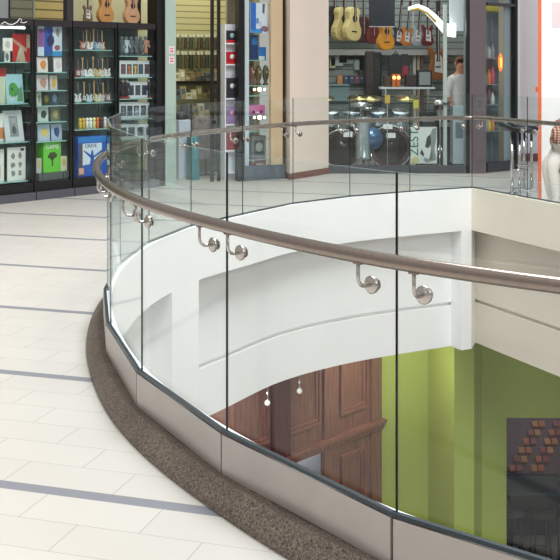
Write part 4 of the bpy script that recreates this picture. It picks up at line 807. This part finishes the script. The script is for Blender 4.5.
# bar stools
def stool(x, y, rz, label):
    t = thing('bar_stool', label, 'stool', (x, y, 0), rz, 'bar stools by the white booth')
    b = MB(); pr = [(-.23, .925), (-.18, .91), (-.10, .865), (0, .85), (.10, .855), (.17, .85), (.22, .82)]
    out = [(a, z) for a, z in pr]+[(a, z-.055) for a, z in reversed(pr)]; b.prism(out, -.17, .17, mat('black_leather', (34, 32, 36), .3)); o = b.build('seat', t); bv = o.modifiers.new('bevel', 'BEVEL'); bv.width = .012; bv.segments = 2
    for s in (-.05, .05): MB().tube([(s, 0, .02), (s, 0, .81)], .02, CHROME, 10).build('column', t)
    MB().lathe([(.001, 0), (.20, 0), (.20, .012), (.05, .03), (.001, .03)], CHROME, 28).build('base', t)
    b = MB(); b.tube([(-.05, -.02, .33), (-.10, -.15, .33), (.10, -.15, .33), (.05, -.02, .33)], .012, CHROME, 8); b.build('footrest', t); MB().tube([(.07, -.03, .81), (.12, -.08, .72)], .006, BLACK, 6).build('lever', t); return t
s1_ = stool(3.0, 13.55, .1, 'black saddle seat bar stool on twin chrome columns, the left one')
dup(s1_, (3.28, 14.1, 0), -.5, 'black seat bar stool nearest the orange edge')
# shop ceilings far above the frame are left open; shops get lamps
# ------------------------------------------------------------------ people
def skin_body(name, joints, bones, radii, root, parent, matf, lvl=2):
    me = bpy.data.meshes.new(name); me.from_pydata([Vector(j) for j in joints], bones, []); o = bpy.data.objects.new(name, me); col.objects.link(o)
    sk = o.modifiers.new('skin', 'SKIN'); 
    if not me.skin_vertices:
        bm = bmesh.new(); bm.from_mesh(me); bm.verts.layers.skin.verify(); bm.to_mesh(me); bm.free()
    for i, r in enumerate(radii):
        me.skin_vertices[0].data[i].radius = r if isinstance(r, tuple) else (r, r); me.skin_vertices[0].data[i].use_root = (i == root)
    su = o.modifiers.new('sub', 'SUBSURF'); su.levels = lvl; su.render_levels = lvl
    bpy.context.view_layer.update(); m2 = bpy.data.meshes.new_from_object(o.evaluated_get(bpy.context.evaluated_depsgraph_get())); bpy.data.objects.remove(o)
    mats = []; 
    for p in m2.polygons:
        mt = matf(p.center)
        if mt not in mats: mats.append(mt)
    m2.materials.clear()
    for mt in mats: m2.materials.append(mt)
    for p in m2.polygons: p.material_index = mats.index(matf(p.center)); p.use_smooth = True
    q = bpy.data.objects.new(name, m2); col.objects.link(q); q.parent = parent; return q
SKIN = mat('skin', (206, 140, 110), .55); HAIR = mat('short_brown_hair', (110, 66, 44), .7); SHIRT = mat('white_shirt', (236, 232, 234), .8); JEAN = mat('dark_blue_trousers', (52, 60, 84), .8); SHOE = mat('dark_shoes', (40, 36, 38), .6)
# standing person in the guitar shop, facing away to the left
H = 1.80
p = fw(459.5, 1.3); t = thing('person', 'person in a white shirt and dark trousers standing in the guitar shop', 'person', (p.x, p.y, 0), .5)
J = [(0, 0, .95), (0, 0, 1.12), (0, .01, 1.32), (0, .01, 1.44), (0, 0, 1.53), (0, -.01, 1.60), (0, -.015, 1.70),
     (-.17, .01, 1.42), (-.22, .03, 1.16), (-.20, -.08, .94), (-.19, -.12, .86), (.17, .01, 1.42), (.24, .06, 1.18), (.17, -.08, 1.02), (.13, -.13, .99),
     (-.09, 0, .86), (-.10, -.01, .48), (-.10, .02, .09), (-.10, -.12, .04), (.09, 0, .86), (.10, -.01, .48), (.10, .02, .09), (.10, -.12, .04)]
B = [(0, 1), (1, 2), (2, 3), (3, 4), (4, 5), (5, 6), (3, 7), (7, 8), (8, 9), (9, 10), (3, 11), (11, 12), (12, 13), (13, 14), (0, 15), (15, 16), (16, 17), (17, 18), (0, 19), (19, 20), (20, 21), (21, 22)]
Rr = [(.15, .11), (.14, .105), (.165, .11), (.13, .09), .055, .075, .085, .065, .05, .036, .03, .065, .05, .036, .03, .09, .06, .042, .035, .09, .06, .042, .035]
def mf(c):
    if c.z > 1.49: return SKIN
    if c.z > .93:
        if abs(c.x) > .16 and c.z < 1.13: return SKIN
        return SHIRT
    if c.z > .10: return SKIN if (abs(c.x) > .165 and c.z > .8) else JEAN
    return SHOE
body = skin_body('body', J, B, Rr, 0, t, mf)
b = MB(); b.ball((0, -.01, 1.70), .098, HAIR, 16, (.9, 1.0, 1.0)); hr = b.build('hair', t)
bm = bmesh.new(); bm.from_mesh(hr.data); bmesh.ops.delete(bm, geom=[v for v in bm.verts if v.co.z < 1.66 and v.co.y < .03 or v.co.z < 1.62 or (v.co.y < -.06 and v.co.z < 1.73)], context='VERTS'); bm.to_mesh(hr.data); bm.free()
b = MB(); b.ball((0, -.10, 1.665), .016, SKIN, 8, (1, 1.2, 1.3)); b.ball((-.03, -.088, 1.69), .010, C3(40, 30, 30), 8); b.ball((.03, -.088, 1.69), .010, C3(40, 30, 30), 8); b.ball((0, -.09, 1.628), .014, C3(150, 80, 76), 8, (1.6, .5, .4)); b.build('face', t)
MB().ball((-.085, 0, 1.67), .02, SKIN, 8, (.4, 1, 1.4)).build('ear', t); MB().ball((.085, 0, 1.67), .02, SKIN, 8, (.4, 1, 1.4)).build('ear', t)
def hand(M, parent, side):
    b = MB(); b.ball((0, 0, -.04), .038, SKIN, 10, (.9, .45, 1.15), M)
    for i, (x, l) in enumerate(((-.026, .06), (-.009, .07), (.009, .066), (.026, .05))): b.tube([(x, 0, -.06), (x*1.1, -.006, -.08-l*.3), (x*1.1, -.02, -.08-l*.65), (x*1.1, -.036, -.085-l*.8)], [.010, .0095, .009, .006], SKIN, 8, M=M)
    b.tube([(side*.025, -.005, -.03), (side*.05, -.015, -.055), (side*.055, -.03, -.08)], [.012, .0105, .008], SKIN, 8, M=M); b.build('hand', parent)
hand(at(-.19, -.12, .88), t, 1); hand(at(.13, -.13, .99) @ RX(.6), t, -1)
# seated person at the right edge: plaid shirt, white trousers, facing left (towards the stools)
PL = bpy.data.materials.new('plaid_shirt'); PL.use_nodes = True; nt = PL.node_tree; bs = nt.nodes['Principled BSDF']; bs.inputs['Roughness'].default_value = .8
tc = nt.nodes.new('ShaderNodeTexCoord'); prev = None
for ax, sc in (('X', 9), ('Z', 11)):
    w = nt.nodes.new('ShaderNodeTexWave'); w.bands_direction = ax; w.inputs['Scale'].default_value = sc; nt.links.new(tc.outputs['Object'], w.inputs['Vector'])
    r = nt.nodes.new('ShaderNodeValToRGB'); r.color_ramp.elements[0].color = (*srgb((236, 226, 220)), 1); r.color_ramp.elements[1].color = (*srgb((176, 116, 92)), 1); r.color_ramp.elements[1].position = .8; nt.links.new(w.outputs['Fac'], r.inputs['Fac'])
    if prev is None: prev = r
    else:
        mx = nt.nodes.new('ShaderNodeMix'); mx.data_type = 'RGBA'; mx.blend_type = 'MULTIPLY'; mx.inputs[0].default_value = .8; nt.links.new(prev.outputs[0], mx.inputs[6]); nt.links.new(r.outputs[0], mx.inputs[7]); nt.links.new(mx.outputs[2], bs.inputs['Base Color'])
OFFW = mat('off_white_trousers', (226, 218, 212), .8); 
PX, PY = 3.22, 12.05
t = thing('person', 'person in a plaid shirt and off-white trousers seated at the right edge', 'person', (PX, PY, 0), 0)
J = [(0, 0, .60), (.0, 0, .76), (.03, 0, .90), (.06, 0, 1.0), (.12, 0, 1.12), (.14, 0, 1.20), (.17, 0, 1.30),
     (.0, -.16, .99), (-.17, -.22, .88), (-.05, -.24, .72), (.04, -.22, .66), (.06, .17, 1.0), (-.06, .22, .84), (.0, .22, .70), (.05, .2, .66),
     (-.08, -.09, .60), (-.17, -.11, .54), (-.12, -.11, .12), (-.2, -.11, .05), (-.08, .09, .60), (-.17, .11, .54), (-.12, .11, .12), (-.2, .11, .05)]
Rr = [(.19, .17), (.19, .17), (.19, .16), (.14, .11), .05, .07, .082, .09, .085, .036, .03, .06, .05, .036, .03, .10, .085, .05, .035, .10, .085, .05, .035]
def mf2(c):
    if c.z > 1.08: return SKIN
    if c.z > .77: return PL
    if c.z < .75 and c.y < -.17 and c.z > .62: return SKIN
    if c.z > .10: return OFFW
    return SHOE
skin_body('body', J, B, Rr, 0, t, mf2)
b = MB(); b.ball((.19, 0, 1.32), .1, HAIR, 16); hr = b.build('hair', t)
bm = bmesh.new(); bm.from_mesh(hr.data); bmesh.ops.delete(bm, geom=[v for v in bm.verts if v.co.x < .13 and v.co.z < 1.36], context='VERTS'); bm.to_mesh(hr.data); bm.free()
b = MB(); b.ball((.085, 0, 1.29), .016, SKIN, 8); b.ball((.095, -.03, 1.315), .009, C3(40, 30, 30), 8); b.ball((.095, .03, 1.315), .009, C3(40, 30, 30), 8); b.build('face', t)
hand(at(.04, -.22, .68), t, 1); hand(at(.05, .2, .68), t, -1)
t = thing('stool', 'low grey stool under the seated person at the right edge', 'stool', (PX+.06, PY, 0), 0); Box('seat', t, -.16, .2, -.18, .18, .44, .49, C3(110, 112, 120), .01)
for a in (-.13, .17):
    for c in (-.15, .15): MB().tube([(a, c, 0), (a, c, .44)], .014, CHROME, 8).build('leg', t)
# ------------------------------------------------------------------ lower level
LF = -4.85
DK = mat('lower_floor_tile', (170, 166, 160), .4, vary=.03, scale=2)
struct(MB().add([(-16, -6, LF), (14, -6, LF), (14, 24, LF), (-16, 24, LF)], [(0, 1, 2, 3)], DK).build('floor_lower'))
E = Vector((1.296, 13.8)); wd = Vector((.692, .722)).normalized(); FW = Front(E-wd*6, E); wM = FW.M(); L0 = FW.L
def wx(sx): return FW.s_of(sx)
zc0, zc1 = -3.05, -2.92
xo = wx(322.5)
b = MB(); b.box(0, xo, 0, .15, zc0, -1.59, WOOD, wM); b.box(xo, L0, 0, .03, LF, -1.59, WOOD, wM); b.box(0, wx(262), 0, .15, LF, zc0, WOOD, wM); struct(b.build('wall_wood'))
LIT_MOULD = wood_mat('lit_moulding_wood', (128, 80, 70), (158, 106, 92))  # paler than the panels: light catching the mouldings is put into the colour
b = MB(); b.box(0, L0+.02, -.10, 0, zc1-.035, zc1, LIT_MOULD, wM); b.box(0, L0+.02, -.075, 0, zc1-.075, zc1-.035, LIT_MOULD, wM); b.box(0, L0+.02, -.045, 0, zc0, zc1-.075, LIT_MOULD, wM); struct(b.build('trim_16'))
def framed(x0, x1, z0, z1, nm):
    b = MB(); m = .035
    for q, dd in ((0, .04), (.04, .022)):
        b.box(x0+q, x1-q, -dd, 0, z0+q, z0+q+m, LIT_MOULD, wM); b.box(x0+q, x1-q, -dd, 0, z1-q-m, z1-q, LIT_MOULD, wM); b.box(x0+q, x0+q+m, -dd, 0, z0+q+m, z1-q-m, WOOD, wM); b.box(x1-q-m, x1-q, -dd, 0, z0+q+m, z1-q-m, WOOD, wM)
    struct(b.build(nm))
framed(wx(282), wx(319), -2.70, -1.6, 'trim_17'); framed(wx(339), wx(366), -2.70, -1.6, 'trim_18'); framed(wx(230), wx(268), -2.70, -1.6, 'trim_19'); framed(wx(340), wx(364), -4.5, -3.2, 'trim_20')
struct(MB().box(wx(270), wx(285), -.09, 0, LF, -1.59, WOOD2, wM).build('trim_21')); struct(MB().box(wx(322.5), wx(336), -.035, 0, LF, -1.59, WOOD, wM).build('trim_22')); struct(MB().box(wx(370), L0, -.03, 0, LF, -1.59, WOOD, wM).build('trim_23'))
struct(MB().box(wx(262), xo+1.0, .8, .86, LF, zc0, mat('blue_white_wall', (224, 232, 244), .7), wM).build('wall_behind_opening'))
# pendants
PG = mat('pearl_glass_bulb', (235, 235, 230), .25, emit=.25)
for i, (x, y, d) in enumerate(((267.5, 403, 11.6), (299.5, 391, 12.0))):
    X = (x-CX)/F*d; z = hz(y, d); t = thing('pendant_lamp', 'small silver pendant bulb on a short cord, %s' % ['lower one left of the dark pilaster' if False else 'the left of two before the wood panelling', 'the right of two before the wood panelling'][i], 'pendant lamp', (X, d, z), 0, 'pendants below the upper floor')
    MB().ball((0, 0, 0), .032, PG, 14).build('bulb', t); MB().lathe([(.012, 0), (.014, .05), (.008, .12)], CHROME, 10, at(0, 0, .025)).build('holder', t); MB().tube([(0, 0, .14), (0, 0, -1.5-z)], .003, C3(150, 146, 140), 6).build('cord', t)
# green walls
g = MB(); g.add([(1.296, 13.8, LF), (1.918, 13.8, LF), (1.918, 13.8, -1.59), (1.296, 13.8, -1.59)], [(0, 1, 2, 3)], GREEN); struct(g.build('wall_green'))
g = MB(); g.add([(1.918, 13.8, LF), (2.11, 12.90, LF), (2.36, 12.95, LF), (2.5, 13.2, LF), (1.918, 13.8, -1.59), (2.11, 12.90, -1.59), (2.36, 12.95, -1.59), (2.5, 13.2, -1.59)], [(0, 1, 5, 4), (1, 2, 6, 5), (2, 3, 7, 6)], GREEN); struct(g.build('wall_green_column'))
XO = (506.5-CX)/F*13.2; ZO = hz(418, 13.2)
g = MB(); g.box(2.45, XO, 13.2, 13.35, LF, -1.59, GREEN); g.box(XO, 6.5, 13.2, 13.35, ZO, -1.59, GREEN); struct(g.build('wall_green_right'))
DARK = mat('dark_bar_wall', (52, 46, 62), .6, vary=.2, scale=3)
b = MB(); b.box(XO, 6.5, 16.2, 16.3, LF, -1.59, DARK); b.box(XO-.1, XO-.02, 13.35, 16.2, LF, -1.59, DARK); b.box(6.45, 6.5, 13.35, 16.2, LF, -1.59, DARK); struct(b.build('wall_bar'))
BL = mat('blue_bar_light', (70, 130, 230), .5, emit=2.0)
def low(x, y, d): return Vector(((x-CX)/F*d, d, hz(y, d)))
for i, (x, y, w) in enumerate(((510, 421, .12), (513, 432, .10), (556, 478, .12))):
    p = low(x, y, 15.9 if i < 2 else 15.0); t = thing('wall_light', '%s light strip in the dark bar' % ['blue upper', 'white blue', 'lower right blue'][i], 'light', p, 0); Box('lens', t, -w/2, w/2, 0, .03, -.02, .04, BL if i != 1 else mat('white_bar_light', (220, 235, 255), .5, emit=2)); Box('housing', t, -w/2-.02, w/2+.02, .03, .06, -.04, .06, BLACK)
# sloping rack of orange packs
p = low(513, 476, 14.4); t = thing('sloping_rack', 'sloping dark rack holding rows of orange packs in the bar', 'rack', (p.x, 14.62, LF), 0)
zt = p.z-LF
Mr = at(0, 0, zt-.05) @ RX(.75)
Box('stand', t, -.02, .85, .1, .7, 0, zt-.12, C3(50, 44, 56)); MB().box(-.03, .9, 0, .9, -.02, 0, C3(90, 44, 46), Mr).build('tray', t)
OC = [C3(206, 104, 44), C3(160, 60, 46), C3(216, 140, 56)]
for r in range(6):
    for c in range(4):
        x = .0+(c//2)*.30+(c%2)*.10+r*.085; y = .02+r*.13; q = Matrix.Translation((p.x, 14.62, LF)) @ Mr @ at(x, y, 0); l = q.translation
        o = MB().box(0, .085, 0, .09, .001, .04, OC[(r+c) % 3], Mr.to_3x3().to_4x4(), .006).build('snack_pack'); o.location = l
        tag(o, '%s snack pack, %s from the left in the %s row of the sloping rack' % (['orange', 'brick red', 'amber'][(r+c) % 3], ORD[c], ORD[r]), 'snack pack', 'orange packs on the sloping rack')
for i, (x, y, c, w) in enumerate(((537, 428, (206, 150, 50), 'mustard'), (543, 426, (226, 170, 60), 'yellow'), (550, 428, (190, 130, 50), 'ochre'), (557, 430, (220, 160, 60), 'amber'))):
    p2 = low(x, y, 15.5); t = thing('hanging_banner', '%s banner hanging at the back of the bar' % w, 'banner', p2, 0); Box('cloth', t, -.05, .05, 0, .02, -.22, .1, C3(*c)); Box('rod', t, -.06, .06, 0, .02, .1, .12, BLACK)
# high table and stools
zt_ = -3.93; t = thing('high_table', 'dark teal topped high table in the bar', 'table', (3.15, 14.12, LF), 0)
Box('table_top', t, -.18, .55, -.25, .35, zt_-LF-.04, zt_-LF, mat('teal_top', (60, 84, 84), .3), .006); Box('apron', t, -.15, .52, -.22, .32, zt_-LF-.14, zt_-LF-.04, C3(52, 50, 54))
for a in (-.13, .5):
    for c in (-.2, .3): Box('leg', t, a-.02, a+.02, c-.02, c+.02, 0, zt_-LF-.14, C3(40, 38, 42))
def bstool(x, y, label):
    t = thing('bar_stool', label, 'stool', (x, y, LF), 0, 'dark stools in the bar'); MB().lathe([(.001, 0), (.16, 0), (.17, .02), (.15, .045), (.001, .05)], C3(56, 48, 50), 20, at(0, 0, .76)).build('seat', t)
    for k in range(4):
        a = PI/4+k*PI/2; MB().tube([(.11*math.cos(a), .11*math.sin(a), .77), (.16*math.cos(a), .16*math.sin(a), 0)], .011, C3(30, 28, 32), 8).build('leg', t)
    MB().tube([(.142*math.cos(2*PI*k/20), .142*math.sin(2*PI*k/20), .32) for k in range(20)], .008, C3(70, 56, 60), 6, closed=True).build('foot_ring', t); return t
s_ = bstool(3.32, 13.45-.12, 'dark round bar stool in front of the teal table'); s_.location.y = 13.56
dup(s_, (2.98, 13.60, LF), 0, 'dark round bar stool half hidden by the green wall')
# ------------------------------------------------------------------ light
def area(name, loc, rot, size, power, color=(1, 1, 1), sy=None):
    l = bpy.data.lights.new(name, 'AREA'); l.energy = power; l.size = size; l.color = color
    if sy: l.shape = 'RECTANGLE'; l.size_y = sy
    o = bpy.data.objects.new(name, l); col.objects.link(o); o.location = loc; o.rotation_euler = rot; return o
area('skylight_and_fill', (1.5, 7, 6.5), (0, 0, 0), 3, 620, (1, .99, .97), 5)
area('skylight_and_fill', (6.5, -1.5, 6.0), (math.radians(50), 0, math.radians(28)), 7, 230, (1, .995, .99), 3)  # added tilted fill that brightens the far fascia, not an actual skylight
area('shop_light', (-1.9, 16.0, 3.3), (0, 0, 0), 1.2, 14, (1, .97, .86), 2)
area('shop_light', (-.6, 16.4, 3.3), (0, 0, 0), 1.2, 16, (1, .97, .80), 1.5)
area('shop_light', (1.8, 17.4, 3.3), (0, 0, 0), 2, 18, (.95, .98, 1), 1.5)
area('lower_fill', (-.6, 11.2, -1.65), (math.radians(25), 0, 0), .5, 14, (1, .95, .86)); area('lower_fill', (1.38, 12.65, -1.64), (math.radians(38), 0, 0), .4, 16, (1, .96, .84))  # unseen fills added under the slab to brighten wood panelling and green wall
area('opening_fill', (.177, 13.21, -2.5), (0, 0, 0), .3, 14, (.95, .97, 1))  # unseen fill added to whiten the wall behind the opening
area('bar_light', (4, 14.6, -1.65), (0, 0, 0), .8, 6, (.9, .8, 1))
w = bpy.data.worlds.new('world'); bpy.context.scene.world = w; w.use_nodes = True; bg = w.node_tree.nodes['Background']; bg.inputs[1].default_value = .74
tc = w.node_tree.nodes.new('ShaderNodeTexCoord'); sp = w.node_tree.nodes.new('ShaderNodeSeparateXYZ'); mr = w.node_tree.nodes.new('ShaderNodeMapRange'); mr.inputs[1].default_value = -1; mr.inputs[2].default_value = 1
rp = w.node_tree.nodes.new('ShaderNodeValToRGB'); LN = w.node_tree.links.new; LN(tc.outputs['Generated'], sp.inputs[0]); LN(sp.outputs[2], mr.inputs[0]); LN(mr.outputs[0], rp.inputs[0]); LN(rp.outputs[0], bg.inputs[0])
E_ = rp.color_ramp.elements; E_[0].position = 0; E_[0].color = (.5, .5, .5, 1); E_[1].position = 1; E_[1].color = (.9, .9, .9, 1)
for p_, v_ in ((.45, .5), (.55, .55), (.64, .6), (.70, .6), (.82, .7), (.88, .9)): e_ = E_.new(p_); e_.color = (v_, v_*.975, v_*.94, 1)
# ------------------------------------------------------------------ camera
cam = bpy.data.cameras.new('camera'); co = bpy.data.objects.new('camera', cam); col.objects.link(co); co.location = (0, 0, EYE); co.rotation_euler = (PI/2, 0, 0)
cam.sensor_width = 36; cam.lens = 36*F/560; cam.shift_y = -(280-HY)/560; cam.clip_end = 200
sc = bpy.context.scene; sc.camera = co
sc.view_settings.view_transform = 'Standard'; sc.view_settings.look = 'None'; sc.view_settings.gamma = 1; sc.view_settings.use_curve_mapping = False; sc.view_settings.exposure = 0.2
sc.cycles.transparent_max_bounces = 32; sc.cycles.max_bounces = 10; sc.cycles.use_denoising = True
